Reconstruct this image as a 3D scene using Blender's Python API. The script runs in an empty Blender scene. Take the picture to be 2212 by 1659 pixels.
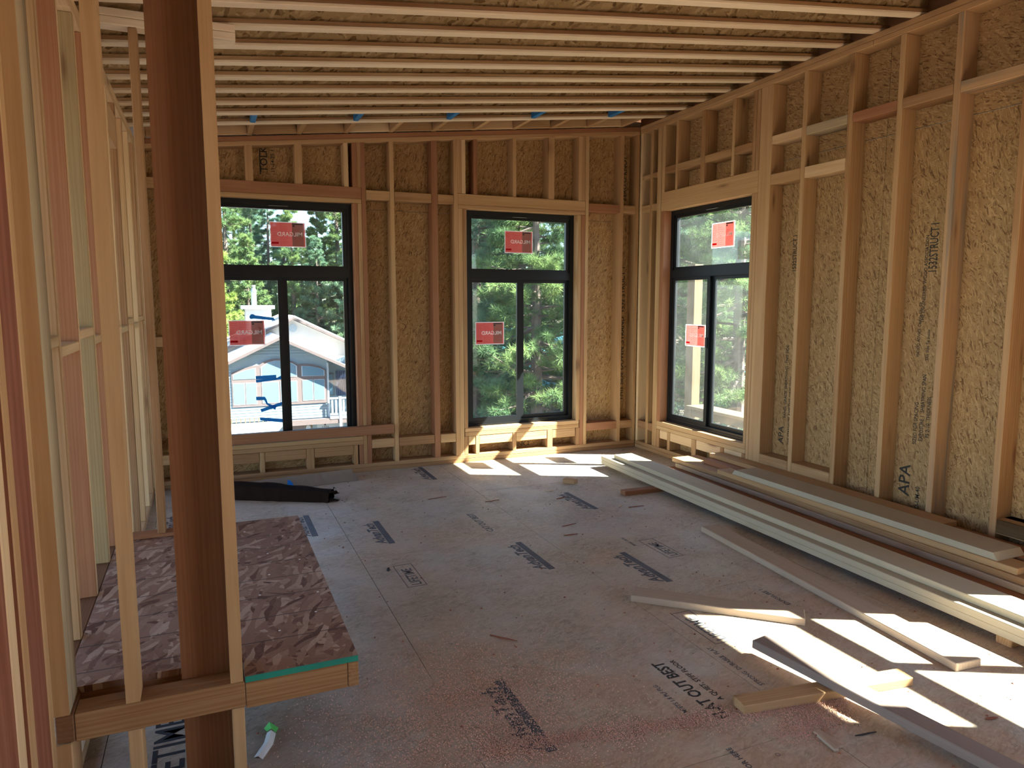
import bpy, bmesh, math, random
import numpy as np
from mathutils import Vector, Matrix
rnd = random.Random(7)
C = bpy.context.scene.collection
SC = bpy.context.scene
# ------------------------------------------------------------------ camera
def make_camera():
    yaw, pitch, roll = math.radians(23.071), math.radians(-6.654), math.radians(-0.055)
    f = Vector((math.sin(yaw)*math.cos(pitch), math.cos(yaw)*math.cos(pitch), math.sin(pitch)))
    r = Vector((math.cos(yaw), -math.sin(yaw), 0)); u = r.cross(f)
    r2 = r*math.cos(roll)+u*math.sin(roll); u2 = -r*math.sin(roll)+u*math.cos(roll)
    cd = bpy.data.cameras.new('camera'); cd.sensor_fit = 'HORIZONTAL'; cd.sensor_width = 36
    cd.lens = 1542.4/2212*36; cd.clip_start = .05; cd.clip_end = 500
    o = bpy.data.objects.new('camera', cd); C.objects.link(o)
    m = Matrix.Identity(4)
    for i in range(3):
        m[i][0] = r2[i]; m[i][1] = u2[i]; m[i][2] = -f[i]
    m[0][3], m[1][3], m[2][3] = -4.2856, -6.6079, 1.6017
    o.matrix_world = m
    SC.camera = o
make_camera()
# ------------------------------------------------------------------ sky, sun, exposure
SUN_DIR = Vector((-1, .515, -1.085)).normalized()
w = bpy.data.worlds.new('sky'); SC.world = w; w.use_nodes = True
nt = w.node_tree; nt.nodes.clear()
sk = nt.nodes.new('ShaderNodeTexSky'); sk.sky_type = 'NISHITA'; sk.sun_disc = False
sk.sun_elevation = math.radians(43); sk.sun_rotation = math.atan2(1, -.515); sk.altitude = 1800
sk.air_density = 1.0; sk.dust_density = 1.5; sk.ozone_density = 1.0
bg = nt.nodes.new('ShaderNodeBackground'); bg.inputs[1].default_value = .42
ow = nt.nodes.new('ShaderNodeOutputWorld')
nt.links.new(sk.outputs[0], bg.inputs[0]); nt.links.new(bg.outputs[0], ow.inputs[0])
sd = bpy.data.lights.new('sun', 'SUN'); sd.energy = 38; sd.angle = math.radians(.53); sd.color = (1, .93, .82)
so = bpy.data.objects.new('sun', sd); C.objects.link(so)
so.rotation_euler = SUN_DIR.to_track_quat('-Z', 'Y').to_euler(); so.location = (12, -8, 14)
vs = SC.view_settings
vs.view_transform = 'Standard'; vs.look = 'None'; vs.gamma = 1; vs.use_curve_mapping = False; vs.exposure = 1.2
SC.cycles.use_denoising = True; SC.cycles.use_adaptive_sampling = True; SC.cycles.adaptive_threshold = .05; SC.cycles.max_bounces = 8; SC.cycles.diffuse_bounces = 4
SC.cycles.transparent_max_bounces = 16; SC.cycles.sample_clamp_indirect = 8
# ------------------------------------------------------------------ materials
class N:
    def __init__(s, name):
        s.m = bpy.data.materials.new(name); s.m.use_nodes = True; s.t = s.m.node_tree; s.t.nodes.clear()
    def n(s, typ, **kw):
        nd = s.t.nodes.new(typ)
        for k, v in kw.items():
            if k.startswith('i_'):
                nd.inputs[k[2:].replace('_', ' ')].default_value = v
            else: setattr(nd, k, v)
        return nd
    def l(s, a, b): s.t.links.new(a, b)
    def math(s, op, a, b=None):
        nd = s.n('ShaderNodeMath', operation=op); s.last = nd
        for i, v in enumerate((a, b)):
            if v is None: continue
            if isinstance(v, (int, float)): nd.inputs[i].default_value = v
            else: s.l(v, nd.inputs[i])
        return nd.outputs[0]
    def ramp(s, fac, stops, interp='LINEAR'):
        nd = s.n('ShaderNodeValToRGB'); cr = nd.color_ramp; cr.interpolation = interp
        while len(cr.elements) < len(stops): cr.elements.new(.5)
        for e, (p, c) in zip(cr.elements, stops):
            e.position = p; e.color = (*c, 1) if len(c) == 3 else c
        s.l(fac, nd.inputs[0]); return nd.outputs[0]
    def mix(s, fac, a, b, blend='MIX'):
        nd = s.n('ShaderNodeMix', data_type='RGBA', blend_type=blend)
        for sock, v in ((nd.inputs[0], fac), (nd.inputs[6], a), (nd.inputs[7], b)):
            if isinstance(v, (int, float)): sock.default_value = v
            elif isinstance(v, tuple): sock.default_value = (*v, 1)
            else: s.l(v, sock)
        return nd.outputs[2]
    def coords(s, scale, rot=(0, 0, 0), offs=True):
        tc = s.n('ShaderNodeTexCoord'); v = tc.outputs['Object']
        if offs:
            oi = s.n('ShaderNodeObjectInfo')
            m1 = s.math('MULTIPLY', oi.outputs['Random'], 61.7)
            ad = s.n('ShaderNodeVectorMath', operation='ADD'); s.l(v, ad.inputs[0]); s.l(m1, ad.inputs[1]); v = ad.outputs[0]
        mp = s.n('ShaderNodeMapping'); mp.inputs['Scale'].default_value = scale; mp.inputs['Rotation'].default_value = rot
        s.l(v, mp.inputs[0]); return mp.outputs[0]
    def noise(s, vec, scale=1, detail=4, rough=.5, dist=0):
        nd = s.n('ShaderNodeTexNoise'); s.l(vec, nd.inputs['Vector'])
        nd.inputs['Scale'].default_value = scale; nd.inputs['Detail'].default_value = detail
        nd.inputs['Roughness'].default_value = rough; nd.inputs['Distortion'].default_value = dist
        return nd.outputs[0]
    def out(s, color, rough=.7, bump=None, bs=.2, spec=.3, metal=0):
        b = s.n('ShaderNodeBsdfPrincipled')
        for k, v in (('Base Color', color), ('Roughness', rough), ('Metallic', metal), ('Specular IOR Level', spec)):
            if isinstance(v, tuple): b.inputs[k].default_value = (*v, 1)
            elif isinstance(v, (int, float)): b.inputs[k].default_value = v
            else: s.l(v, b.inputs[k])
        if bump is not None:
            bp = s.n('ShaderNodeBump'); bp.inputs['Strength'].default_value = bs; bp.inputs['Distance'].default_value = .004
            s.l(bump, bp.inputs['Height']); s.l(bp.outputs[0], b.inputs['Normal'])
        o = s.n('ShaderNodeOutputMaterial'); s.l(b.outputs[0], o.inputs[0]); return s.m

def wood(name, tints, grain=.8, knots=1.0, rough=.65, streak=None):
    """sawn softwood, grain along local X; tints = colours picked per board"""
    g = N(name)
    oi = g.n('ShaderNodeObjectInfo')
    k = len(tints)
    base = g.ramp(oi.outputs['Random'], [(i/max(1, k-1), t) for i, t in enumerate(tints)])
    v = g.coords((.35, 9, 9))
    n1 = g.noise(v, 2.2, 6, .6, .8)
    v2 = g.coords((1.6, 60, 60))
    n2 = g.noise(v2, 2.0, 3, .6, .2)
    wv = g.n('ShaderNodeTexWave', wave_type='BANDS', bands_direction='Y'); g.l(g.coords((.12, 6, 2.5)), wv.inputs['Vector'])
    wv.inputs['Scale'].default_value = 3.5; wv.inputs['Distortion'].default_value = 11; wv.inputs['Detail'].default_value = 3
    wv.inputs['Detail Scale'].default_value = 1.3
    a = g.mix(.28, n1, wv.outputs[1])
    a = g.mix(.4, a, n2)
    c = g.mix(g.math('MULTIPLY', g.ramp(a, [(.32, (0, 0, 0)), (.68, (1, 1, 1))]), grain), base, g.mix(1.0, base, (.60, .42, .30), 'MULTIPLY'))
    big = g.noise(g.coords((.5, 3, 3)), 1.0, 2)
    c = g.mix(g.math('MULTIPLY', big, .45), c, g.mix(1.0, c, (1.18, 1.12, 1.0), 'MULTIPLY'))
    if streak:
        st = g.noise(g.coords((.25, 5, 5)), 2.0, 5, .65)
        c = g.mix(g.ramp(st, [(.52, (0, 0, 0)), (.66, (1, 1, 1))]), c, streak)
    if knots:
        vo = g.n('ShaderNodeTexVoronoi', feature='F1'); g.l(g.coords((1.5, 8, 1.2)), vo.inputs['Vector']); vo.inputs['Scale'].default_value = 1.0
        sel = g.n('ShaderNodeSeparateColor'); g.l(vo.outputs['Color'], sel.inputs[0])
        on = g.math('GREATER_THAN', sel.outputs[0], .5)
        ring = g.ramp(vo.outputs['Distance'], [(0, (1, 1, 1)), (.07, (.9, .9, .9)), (.12, (.35, .35, .35)), (.2, (0, 0, 0))])
        c = g.mix(g.math('MULTIPLY', g.math('MULTIPLY', ring, on), .75*knots), c, (.13, .055, .025))
    return g.out(c, rough, a, .25, .25)

FIR = [(.305, .175, .09), (.40, .255, .13), (.45, .30, .155), (.375, .23, .118), (.51, .36, .195), (.335, .20, .102)]
M = {}
M['fir'] = wood('fir_lumber', FIR)
M['red'] = wood('red_fir_lumber', [(.29, .135, .07), (.34, .165, .085)], .5)
M['tan'] = wood('tan_fir_lumber', [(.43, .275, .14), (.49, .325, .17), (.455, .285, .148)], .5)
M['pale'] = wood('pale_spruce_lumber', [(.58, .42, .24), (.64, .48, .30), (.55, .37, .21)], .4)
M['green'] = wood('greenish_lumber', [(.32, .245, .13), (.355, .27, .145)], .5)
M['grey'] = wood('weathered_grey_lumber', [(.40, .34, .225), (.43, .365, .25)], .5, streak=(.19, .165, .12))
M['postred'] = wood('dark_red_post_lumber', [(.235, .115, .058), (.25, .12, .06)], .45)
M['rough'] = wood('rough_red_lumber', [(.23, .085, .045), (.27, .10, .05)], .8)
M['streaky'] = wood('blue_stained_fir_lumber', [(.42, .27, .15), (.46, .30, .165)], .4, streak=(.20, .175, .14))
M['flange'] = wood('brightened_pale_lumber', [(.74, .62, .46), (.80, .69, .53), (.70, .56, .40)], .25, .3)  # colour raised so joist undersides look lit from the floor
M['amber'] = wood('amber_beam_lumber', [(.31, .175, .08), (.33, .19, .09)], .8)
M['dark'] = wood('dark_lumber', [(.20, .105, .055), (.24, .13, .07)], .5)
M['primed'] = wood('pale_grey_trim_board', [(.42, .375, .28), (.46, .41, .30)], .15, .15)
M['darkdusty'] = wood('dark_dusty_board', [(.25, .20, .175), (.28, .22, .19)], .35, .5)
M['dusty'] = wood('dusty_pinkish_board', [(.42, .335, .26), (.45, .365, .28)], .35, .6)

def strands(g, wv, sx, sy, layers=4):
    vals = []
    nz = g.n('ShaderNodeTexNoise'); g.l(wv, nz.inputs['Vector']); nz.inputs['Scale'].default_value = 3.5; nz.inputs['Detail'].default_value = 3
    ml = g.n('ShaderNodeVectorMath', operation='SCALE'); g.l(nz.outputs['Color'], ml.inputs[0]); ml.inputs['Scale'].default_value = .10
    ad = g.n('ShaderNodeVectorMath', operation='ADD'); g.l(wv, ad.inputs[0]); g.l(ml.outputs[0], ad.inputs[1])
    for i in range(layers):
        rt = g.n('ShaderNodeMapping'); rt.inputs['Rotation'].default_value = (0, 0, [.25, 1.15, 2.25, 2.85][i]); g.l(ad.outputs[0], rt.inputs[0])
        rt2 = g.n('ShaderNodeMapping'); rt2.inputs['Scale'].default_value = (sx, sy, 1); rt2.inputs['Location'].default_value = (i*7.3, i*3.1, 0); g.l(rt.outputs[0], rt2.inputs[0])
        vo = g.n('ShaderNodeTexVoronoi', feature='F1', voronoi_dimensions='2D'); g.l(rt2.outputs[0], vo.inputs['Vector']); vo.inputs['Scale'].default_value = 1
        sp = g.n('ShaderNodeSeparateColor'); g.l(vo.outputs['Color'], sp.inputs[0])
        vals.append((sp.outputs[0], sp.outputs[1]))
    v = vals[0][0]
    for a, b in vals[1:]:
        mx = g.n('ShaderNodeMix', data_type='FLOAT'); g.l(g.math('GREATER_THAN', b, .52), mx.inputs[0]); g.l(v, mx.inputs[2]); g.l(a, mx.inputs[3]); v = mx.outputs[0]
    return v
def osb(name, dark, mid, light, sx=11., sy=52., rough=.75, warm=None, blotch=None, spec=.25):
    """pressed wood strands on the local XY face"""
    g = N(name)
    v = strands(g, g.coords((1, 1, 1)), sx, sy)
    fine = g.noise(g.coords((90, 90, 90)), 1, 3)
    v2 = g.mix(.18, v, fine)
    dm = tuple((a+b)/2 for a, b in zip(dark, mid)); c = g.ramp(v2, [(0, dark), (.11, dark), (.2, dm), (.36, mid), (.62, mid), (1, light)])
    bl = g.noise(g.coords((2.2, 2.2, 2.2)), 1, 4, .6)
    c = g.mix(g.math('MULTIPLY', bl, .6), c, g.mix(1.0, c, warm or (.72, .62, .5), 'MULTIPLY'))
    if blotch:
        b2 = g.noise(g.coords((1.1, 1.1, 1.1)), 1.3, 6, .65)
        c = g.mix(g.ramp(b2, [(.45, (0, 0, 0)), (.62, (1, 1, 1))]), c, blotch)
    return g.out(c, rough, v, .35, spec)
M['osb_wall'] = osb('wall_strand_board', (.18, .095, .04), (.39, .245, .11), (.57, .39, .20), 30, 150)
M['osb_web'] = osb('joist_web_strand_board', (.20, .12, .05), (.46, .33, .17), (.64, .49, .29), 18, 60)
M['osb_roof'] = osb('roof_strand_board', (.12, .065, .03), (.36, .24, .12), (.5, .35, .2))
M['osb_deck'] = osb('landing_strand_board', (.15, .075, .055), (.32, .195, .145), (.62, .48, .38), 10, 44)

def floor_mat():
    g = N('weathered_subfloor')
    tc = g.n('ShaderNodeTexCoord'); P = tc.outputs['Object']
    def mp(sc, rot=0):
        m = g.n('ShaderNodeMapping'); m.inputs['Scale'].default_value = sc; m.inputs['Rotation'].default_value = (0, 0, rot)
        g.l(P, m.inputs[0]); return m.outputs[0]
    a = strands(g, P, 26, 130); b = g.noise(mp((28, 28, 1)), 1, 6, .65, .6); wear = g.noise(mp((1.7, 1.7, 1)), 1.6, 6, .62)
    fl = g.mix(.66, a, b)
    c = g.ramp(fl, [(.18, (.235, .20, .155)), (.4, (.37, .33, .265)), (.6, (.45, .405, .335)), (.8, (.55, .505, .43))])
    c = g.mix(g.math('MULTIPLY', g.ramp(wear, [(.42, (0, 0, 0)), (.6, (1, 1, 1))]), .5), c, (.55, .535, .49))
    big = g.noise(mp((.9, .9, 1)), 1.3, 5, .6)
    c = g.mix(g.ramp(big, [(.4, (0, 0, 0)), (.65, (1, 1, 1))]), c, g.mix(1.0, c, (1.08, .94, .80), 'MULTIPLY'))
    # trodden-in reddish dust near the near end, bleached strip by the landing
    sp = g.n('ShaderNodeSeparateXYZ'); g.l(P, sp.inputs[0])
    dz = g.noise(mp((3, 3, 1)), 1.4, 6, .65)
    ym = g.n('ShaderNodeMapRange'); g.l(sp.outputs[1], ym.inputs[0]); ym.inputs[1].default_value = -2.6; ym.inputs[2].default_value = -4.6; ym.clamp = True
    dust = g.math('MULTIPLY', g.ramp(dz, [(.38, (0, 0, 0)), (.6, (1, 1, 1))]), g.math('MULTIPLY', ym.outputs[0], .75))
    c = g.mix(dust, c, g.mix(fl, (.32, .19, .12), (.52, .34, .23)))
    dk = g.noise(mp((180, 180, 1)), 1, 2)
    c = g.mix(g.ramp(dk, [(.22, (1, 1, 1)), (.3, (0, 0, 0))]), c, (.10, .075, .06))
    rg = g.ramp(g.noise(mp((5, 5, 1)), 1, 5), [(.3, (.38, .38, .38)), (.7, (.62, .62, .62))])
    return g.out(c, rg, fl, .2, .5)
M['floor'] = floor_mat()

def plain(name, col, rough=.5, metal=0, spec=.4, var=0):
    g = N(name)
    if var:
        n_ = g.noise(g.coords((8, 8, 8)), 1, 4)
        col = g.mix(n_, tuple(x*(1-var) for x in col), tuple(min(1, x*(1+var)) for x in col))
    return g.out(col, rough, None, 0, spec, metal)
M['frame'] = plain('black_window_frame', (.006, .008, .010), .4, 0, .3)
M['ink'] = plain('black_ink', (.035, .033, .035), .7)
M['ink_floor'] = plain('faded_blue_black_ink', (.085, .09, .105), .6, var=.5)
M['ink_wall'] = plain('black_board_ink', (.03, .025, .02), .7, var=.4)
M['darkinkline'] = plain('grey_chalk', (.10, .07, .06), .8)
M['tape'] = plain('blue_painter_tape', (.0, .19, .62), .6)
M['bluepaint'] = plain('blue_painted_wood', (.02, .17, .42), .6, var=.2)
M['greenedge'] = plain('green_painted_edge', (.012, .20, .14), .6, var=.3)
M['spacer'] = plain('pale_spacer', (.85, .85, .82), .5)
M['membrane'] = plain('roof_felt', (.05, .05, .05), .9)
M['wrap'] = plain('house_wrap', (.55, .55, .55), .7)
M['card'] = plain('brown_cardboard', (.24, .19, .145), .75, var=.15)
M['carddark'] = plain('dark_cardboard', (.016, .009, .006), .95, 0, .08, var=.3)
M['paper'] = plain('white_paper', (.78, .78, .76), .7)
M['greenpl'] = plain('bright_green_film', (.10, .62, .12), .45)
M['dust'] = plain('sawdust', (.62, .38, .28), .9, var=.3)
M['chip'] = plain('reddish_wood_chip', (.26, .09, .05), .8, var=.3)
M['cardchip'] = plain('pale_wood_chip', (.62, .47, .30), .8, var=.2)

def glass_mat():
    g = N('window_glass')
    t = g.n('ShaderNodeBsdfTransparent'); t.inputs[0].default_value = (.765, .81, .805, 1)
    gl = g.n('ShaderNodeBsdfGlossy'); gl.inputs['Roughness'].default_value = .02
    lw = g.n('ShaderNodeLayerWeight'); lw.inputs[0].default_value = .5
    fr = g.math('MULTIPLY_ADD', g.math('POWER', lw.outputs['Facing'], 5), .8); g.last.inputs[2].default_value = .035
    mx = g.n('ShaderNodeMixShader'); g.l(fr, mx.inputs[0]); g.l(t.outputs[0], mx.inputs[1]); g.l(gl.outputs[0], mx.inputs[2])
    df = g.n('ShaderNodeBsdfTranslucent'); df.inputs[0].default_value = (.8, .85, .85, 1)
    nz = g.noise(g.coords((3, 3, 3)), 2, 5, .6)
    mx2 = g.n('ShaderNodeMixShader'); g.l(g.math('MULTIPLY', nz, .014), mx2.inputs[0]); g.l(mx.outputs[0], mx2.inputs[1]); g.l(df.outputs[0], mx2.inputs[2])
    o = g.n('ShaderNodeOutputMaterial'); g.l(mx2.outputs[0], o.inputs[0]); return g.m
M['glass'] = glass_mat()
def film(name, col, opac, tr=.6):
    g = N(name)
    t = g.n('ShaderNodeBsdfTransparent')
    a = g.n('ShaderNodeBsdfTranslucent'); a.inputs[0].default_value = (*col, 1)
    d = g.n('ShaderNodeBsdfDiffuse'); d.inputs[0].default_value = (*col, 1)
    m1 = g.n('ShaderNodeMixShader'); m1.inputs[0].default_value = tr; g.l(d.outputs[0], m1.inputs[1]); g.l(a.outputs[0], m1.inputs[2])
    m2 = g.n('ShaderNodeMixShader'); m2.inputs[0].default_value = opac; g.l(t.outputs[0], m2.inputs[1]); g.l(m1.outputs[0], m2.inputs[2])
    o = g.n('ShaderNodeOutputMaterial'); g.l(m2.outputs[0], o.inputs[0]); return g.m
M['redfilm'] = film('red_label_film', (.74, .20, .18), .85)
M['greyfilm'] = film('grey_label_panel', (.45, .32, .27), .6)
M['whitefilm'] = film('white_label_print', (.95, .88, .88), .85)
M['brightprint'] = film('bright_white_print', (1, 1, 1), 1., .5)
M['darkfilm'] = film('dark_label_print', (.10, .03, .03), .95)
M['deepred'] = film('deep_red_label_print', (.6, .02, .03), .95)

# outdoor
def leaf_mat(name, c1, c2):
    g = N(name)
    n_ = g.noise(g.coords((.6, .6, .6)), 1.5, 3)
    col = g.ramp(n_, [(.35, c1), (.65, c2)])
    d = g.n('ShaderNodeBsdfDiffuse'); g.l(col, d.inputs[0])
    t = g.n('ShaderNodeBsdfTranslucent'); g.l(col, t.inputs[0])
    m = g.n('ShaderNodeMixShader'); m.inputs[0].default_value = .35; g.l(d.outputs[0], m.inputs[1]); g.l(t.outputs[0], m.inputs[2])
    o = g.n('ShaderNodeOutputMaterial'); g.l(m.outputs[0], o.inputs[0]); return g.m
M['needle'] = leaf_mat('pine_needles', (.10, .18, .09), (.23, .32, .12))
M['needle2'] = leaf_mat('blue_green_needles', (.09, .18, .13), (.19, .29, .17))
M['needle3'] = leaf_mat('yellow_green_leaves', (.20, .30, .08), (.36, .44, .12))
M['bark'] = plain('grey_brown_bark', (.13, .10, .085), .9, var=.5)
M['ground'] = plain('pine_duff_ground', (.11, .085, .065), .95, var=.4)
M['siding'] = plain('shade_darkened_siding', (.21, .28, .33), .7)  # base colour darkened to carry the shade lying on the facade
M['sidingwhite'] = plain('white_gable_siding', (.62, .58, .56), .7)
M['brownband'] = plain('mauve_brown_trim', (.13, .10, .10), .7, var=.15)
M['roofpale'] = plain('pale_roofing', (.62, .60, .58), .8, var=.1)
M['housewhite'] = plain('white_paint', (.40, .45, .50), .6)  # white lowered along with the siding, facade shade put into the colour
M['hglass'] = plain('reflective_house_glass', (.12, .22, .30), .12, 0, .5)
M['bluedoor'] = plain('dark_blue_slats', (.05, .07, .14), .5)
M['metal'] = plain('galvanized_metal', (.5, .52, .53), .35, .8)
M['teal'] = plain('teal_metal_roof', (.10, .34, .42), .45)
M['wallbrown'] = plain('brown_clapboard', (.17, .125, .10), .8, var=.2)
M['rock'] = plain('grey_boulder', (.30, .32, .31), .9, var=.3)
M['deckwood'] = wood('new_deck_lumber', [(.13, .10, .06), (.15, .115, .07)], .4)
# ------------------------------------------------------------------ mesh helpers
SLOPE = .1086; SA = math.atan(SLOPE)
def tagp(o, label=None, cat=None, group=None, kind=None):
    if label: o['label'] = label
    if cat: o['category'] = cat
    if group: o['group'] = group
    if kind: o['kind'] = kind
    return o
def root(name, loc=(0, 0, 0), **kw):
    o = bpy.data.objects.new(name, None); C.objects.link(o); o.location = loc; o.empty_display_size = .1
    return tagp(o, **kw)
def pinv(o):
    m = Matrix.Identity(4)
    while o is not None: m = o.matrix_basis @ m; o = o.parent
    return m.inverted()
CACHE = {}
def box_mesh(L, W, T, bev, mat):
    key = (round(L, 3), round(W, 3), round(T, 3), bev, mat)
    if key in CACHE: return CACHE[key]
    bm = bmesh.new(); bmesh.ops.create_cube(bm, size=1)
    bmesh.ops.scale(bm, vec=(L, W, T), verts=bm.verts)
    if bev: bmesh.ops.bevel(bm, geom=bm.edges[:], offset=min(bev, T*.3), segments=1, affect='EDGES')
    me = bpy.data.meshes.new('board'); bm.to_mesh(me); bm.free(); me.materials.append(M[mat])
    CACHE[key] = me; return me
def axes(dims):
    """rotation whose columns put longest extent on local X, middle on Y, thin on Z"""
    order = sorted(range(3), key=lambda i: -dims[i])
    R = Matrix(((0,)*3,)*3)
    for c, i in enumerate(order): R[i][c] = 1
    if R.determinant() < 0: R[order[2]][2] = -1
    return R, order
def B(name, par, x0, x1, y0, y1, z0, z1, mat='fir', bev=.0035, rot=None, **kw):
    dims = (x1-x0, y1-y0, z1-z0)
    R, od = axes(dims)
    me = box_mesh(dims[od[0]], dims[od[1]], dims[od[2]], bev, mat)
    o = bpy.data.objects.new(name, me); C.objects.link(o)
    c = Vector(((x0+x1)/2, (y0+y1)/2, (z0+z1)/2))
    R4 = R.to_4x4()
    if rot is not None: R4 = rot.to_4x4() @ R4
    o.matrix_basis = Matrix.Translation(c) @ R4
    if par is not None: o.parent = par; o.matrix_basis = pinv(par) @ o.matrix_basis
    return tagp(o, **kw)
def MK(name, par, verts, faces, mat, dims=None, smooth=False, **kw):
    """mesh from world-space verts; its local frame follows dims (grain)"""
    vv = [Vector(v) for v in verts]
    lo = Vector([min(v[i] for v in vv) for i in range(3)]); hi = Vector([max(v[i] for v in vv) for i in range(3)])
    c = (lo+hi)/2; R, _ = axes(dims or (hi-lo))
    Rt = R.transposed()
    me = bpy.data.meshes.new(name); me.from_pydata([Rt @ (v-c) for v in vv], [], faces); me.update()
    bm = bmesh.new(); bm.from_mesh(me); bmesh.ops.recalc_face_normals(bm, faces=bm.faces); bm.to_mesh(me); bm.free()
    me.materials.append(M[mat])
    if smooth:
        for p in me.polygons: p.use_smooth = True
    o = bpy.data.objects.new(name, me); C.objects.link(o)
    o.matrix_basis = Matrix.Translation(c) @ R.to_4x4()
    if par is not None: o.parent = par; o.matrix_basis = pinv(par) @ o.matrix_basis
    return tagp(o, **kw)
BOXF = [(0, 3, 2, 1), (4, 5, 6, 7), (0, 1, 5, 4), (1, 2, 6, 5), (2, 3, 7, 6), (3, 0, 4, 7)]
def roofz(x, z0): return z0+SLOPE*x
def ST(name, par, x0, x1, y0, y1, zb, z0=3.331, mat='fir', **kw):
    """upright piece whose top follows the roof slope"""
    a, b = roofz(x0, z0), roofz(x1, z0)
    v = [(x0, y0, zb), (x1, y0, zb), (x1, y1, zb), (x0, y1, zb), (x0, y0, a), (x1, y0, b), (x1, y1, b), (x0, y1, a)]
    return MK(name, par, v, BOXF, mat, (x1-x0, y1-y0, 99), **kw)
ROTS = Matrix.Rotation(-SA, 3, 'Y')
def SLB(name, par, x0, x1, y0, y1, zoff0, zoff1, mat, bev=.0035, **kw):
    """piece laid along the roof slope; zoff = heights above the line z = zoff + SLOPE*x"""
    xm = (x0+x1)/2; L = (x1-x0)/math.cos(SA); t = (zoff1-zoff0)*math.cos(SA)
    zc = (zoff0+zoff1)/2+SLOPE*xm
    return B(name, par, xm-L/2, xm+L/2, y0, y1, zc-t/2, zc+t/2, mat, bev, rot=ROTS, **kw)
def join_boxes(name, par, boxes, mat, **kw):
    v, f = [], []
    for (x0, x1, y0, y1, z0, z1) in boxes:
        k = len(v)
        v += [(x0, y0, z0), (x1, y0, z0), (x1, y1, z0), (x0, y1, z0), (x0, y0, z1), (x1, y0, z1), (x1, y1, z1), (x0, y1, z1)]
        f += [tuple(i+k for i in q) for q in BOXF]
    return MK(name, par, v, f, mat, **kw)
def prism(name, par, pts, ax, a0, a1, mat, **kw):
    """polygon pts in the plane across axis ax, extruded from a0 to a1"""
    def mk(p, a): return {'Y': (p[0], a, p[1]), 'X': (a, p[0], p[1]), 'Z': (p[0], p[1], a)}[ax]
    n = len(pts)
    v = [mk(p, a0) for p in pts]+[mk(p, a1) for p in pts]
    f = [tuple(range(n)), tuple(range(2*n-1, n-1, -1))]+[(i, (i+1) % n, (i+1) % n+n, i+n) for i in range(n)]
    return MK(name, par, v, f, mat, **kw)
def text(name, par, s, size, origin, xdir, ydir, mat, ext=.0004, sx=1., align='LEFT', shear=0, bold=.012, **kw):
    cu = bpy.data.curves.new('t', 'FONT'); cu.body = s; cu.size = size; cu.extrude = ext; cu.offset = bold*size; cu.shear = shear; cu.resolution_u = 2; cu.align_x = align
    to = bpy.data.objects.new('t', cu); C.objects.link(to)
    dg = bpy.context.evaluated_depsgraph_get(); me = bpy.data.meshes.new_from_object(to.evaluated_get(dg))
    bpy.data.objects.remove(to); bpy.data.curves.remove(cu)
    me.materials.clear(); me.materials.append(M[mat])
    o = bpy.data.objects.new(name, me); C.objects.link(o)
    X = Vector(xdir).normalized(); Y = Vector(ydir).normalized(); Z = X.cross(Y)
    m = Matrix.Identity(4)
    for i in range(3): m[i][0] = X[i]*sx; m[i][1] = Y[i]; m[i][2] = Z[i]
    m[0][3], m[1][3], m[2][3] = origin
    o.parent = par; o.matrix_basis = (pinv(par) @ m) if par else m
    return tagp(o, **kw)
# ================================================================== THE SETTING
# ---- floor
FX0, FX1, FY0, FY1 = -9.0, .152, -9.2, .152
fl = root('floor', kind='structure')
xs = [-9.0, -8.35, -7.13, -5.91, -4.693, -3.473, -2.253, -1.033, .152]
fme = []
for i in range(len(xs)-1):
    off = 0 if i % 2 else 1.22
    y = .152-off; ys = [.152]
    if off: ys.append(y)
    while y > FY0: y -= 2.44; ys.append(max(y, FY0))
    for a, b in zip(ys[1:], ys[:-1]):
        if b-a < .05: continue
        v = [(xs[i]+.0015, a+.0015, -.023), (xs[i+1]-.0015, a+.0015, -.023), (xs[i+1]-.0015, b-.0015, -.023), (xs[i]+.0015, b-.0015, -.023)]
        v += [(p[0], p[1], 0) for p in v]
        me = bpy.data.meshes.new('floor_panel'); me.from_pydata(v, [], BOXF); me.materials.append(M['floor'])
        o = bpy.data.objects.new('floor_panel', me); C.objects.link(o); o.parent = fl
B('subfloor_slab', fl, FX0, FX1, FY0, FY1, -.30, -.024, 'dark', 0)
# printing on the floor panels: reads away from the camera (local x -> +Y, local y -> -X)
FD = dict(xdir=(0, 1, 0), ydir=(-1, 0, 0))
def ftext(s, size, x, y, sx=1., mat='ink_floor', shear=0, bold=.012):
    text('printed_lettering', fl, s, size, (x, y, .0006), mat=mat, ext=.0002, sx=sx, shear=shear, bold=bold, **FD)
def brand(x, y, L=.5):
    ftext('AdvanTech', .098, x-.008, y, L/.49, shear=.25, bold=.03)
    B('printed_bar', fl, x, x+.042, y-.02, y+L, .0003, .0009, 'ink_floor', 0)
for bx, by in ((-3.24, -2.05), (-2.465, -2.88), (-3.24, -4.45), (-2.475, -.52), (-3.69, -1.70), (-1.93, -3.32), (-2.20, -5.6), (-1.6, -1.9), (-4.55, -1.3)):
    brand(bx, by)
for lx, ly in ((-3.225, -2.81), (-2.07, -4.03), (-1.60, -3.0)):
    ftext('LIFETIME', .085, lx, ly, .8)
    for q in ((lx+.02, lx+.024, ly-.02, ly+.33), (lx-.09, lx-.086, ly-.02, ly+.33), (lx-.09, lx+.024, ly-.022, ly-.018), (lx-.09, lx+.024, ly+.328, ly+.332)):
        B('printed_line', fl, *q, .0003, .0008, 'ink_floor', 0)
ftext('LIFETIME', .15, -4.43, -4.22, .9, 'ink'); ftext('WARRANTY', .10, -4.34, -4.22, 1, 'ink')
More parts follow.
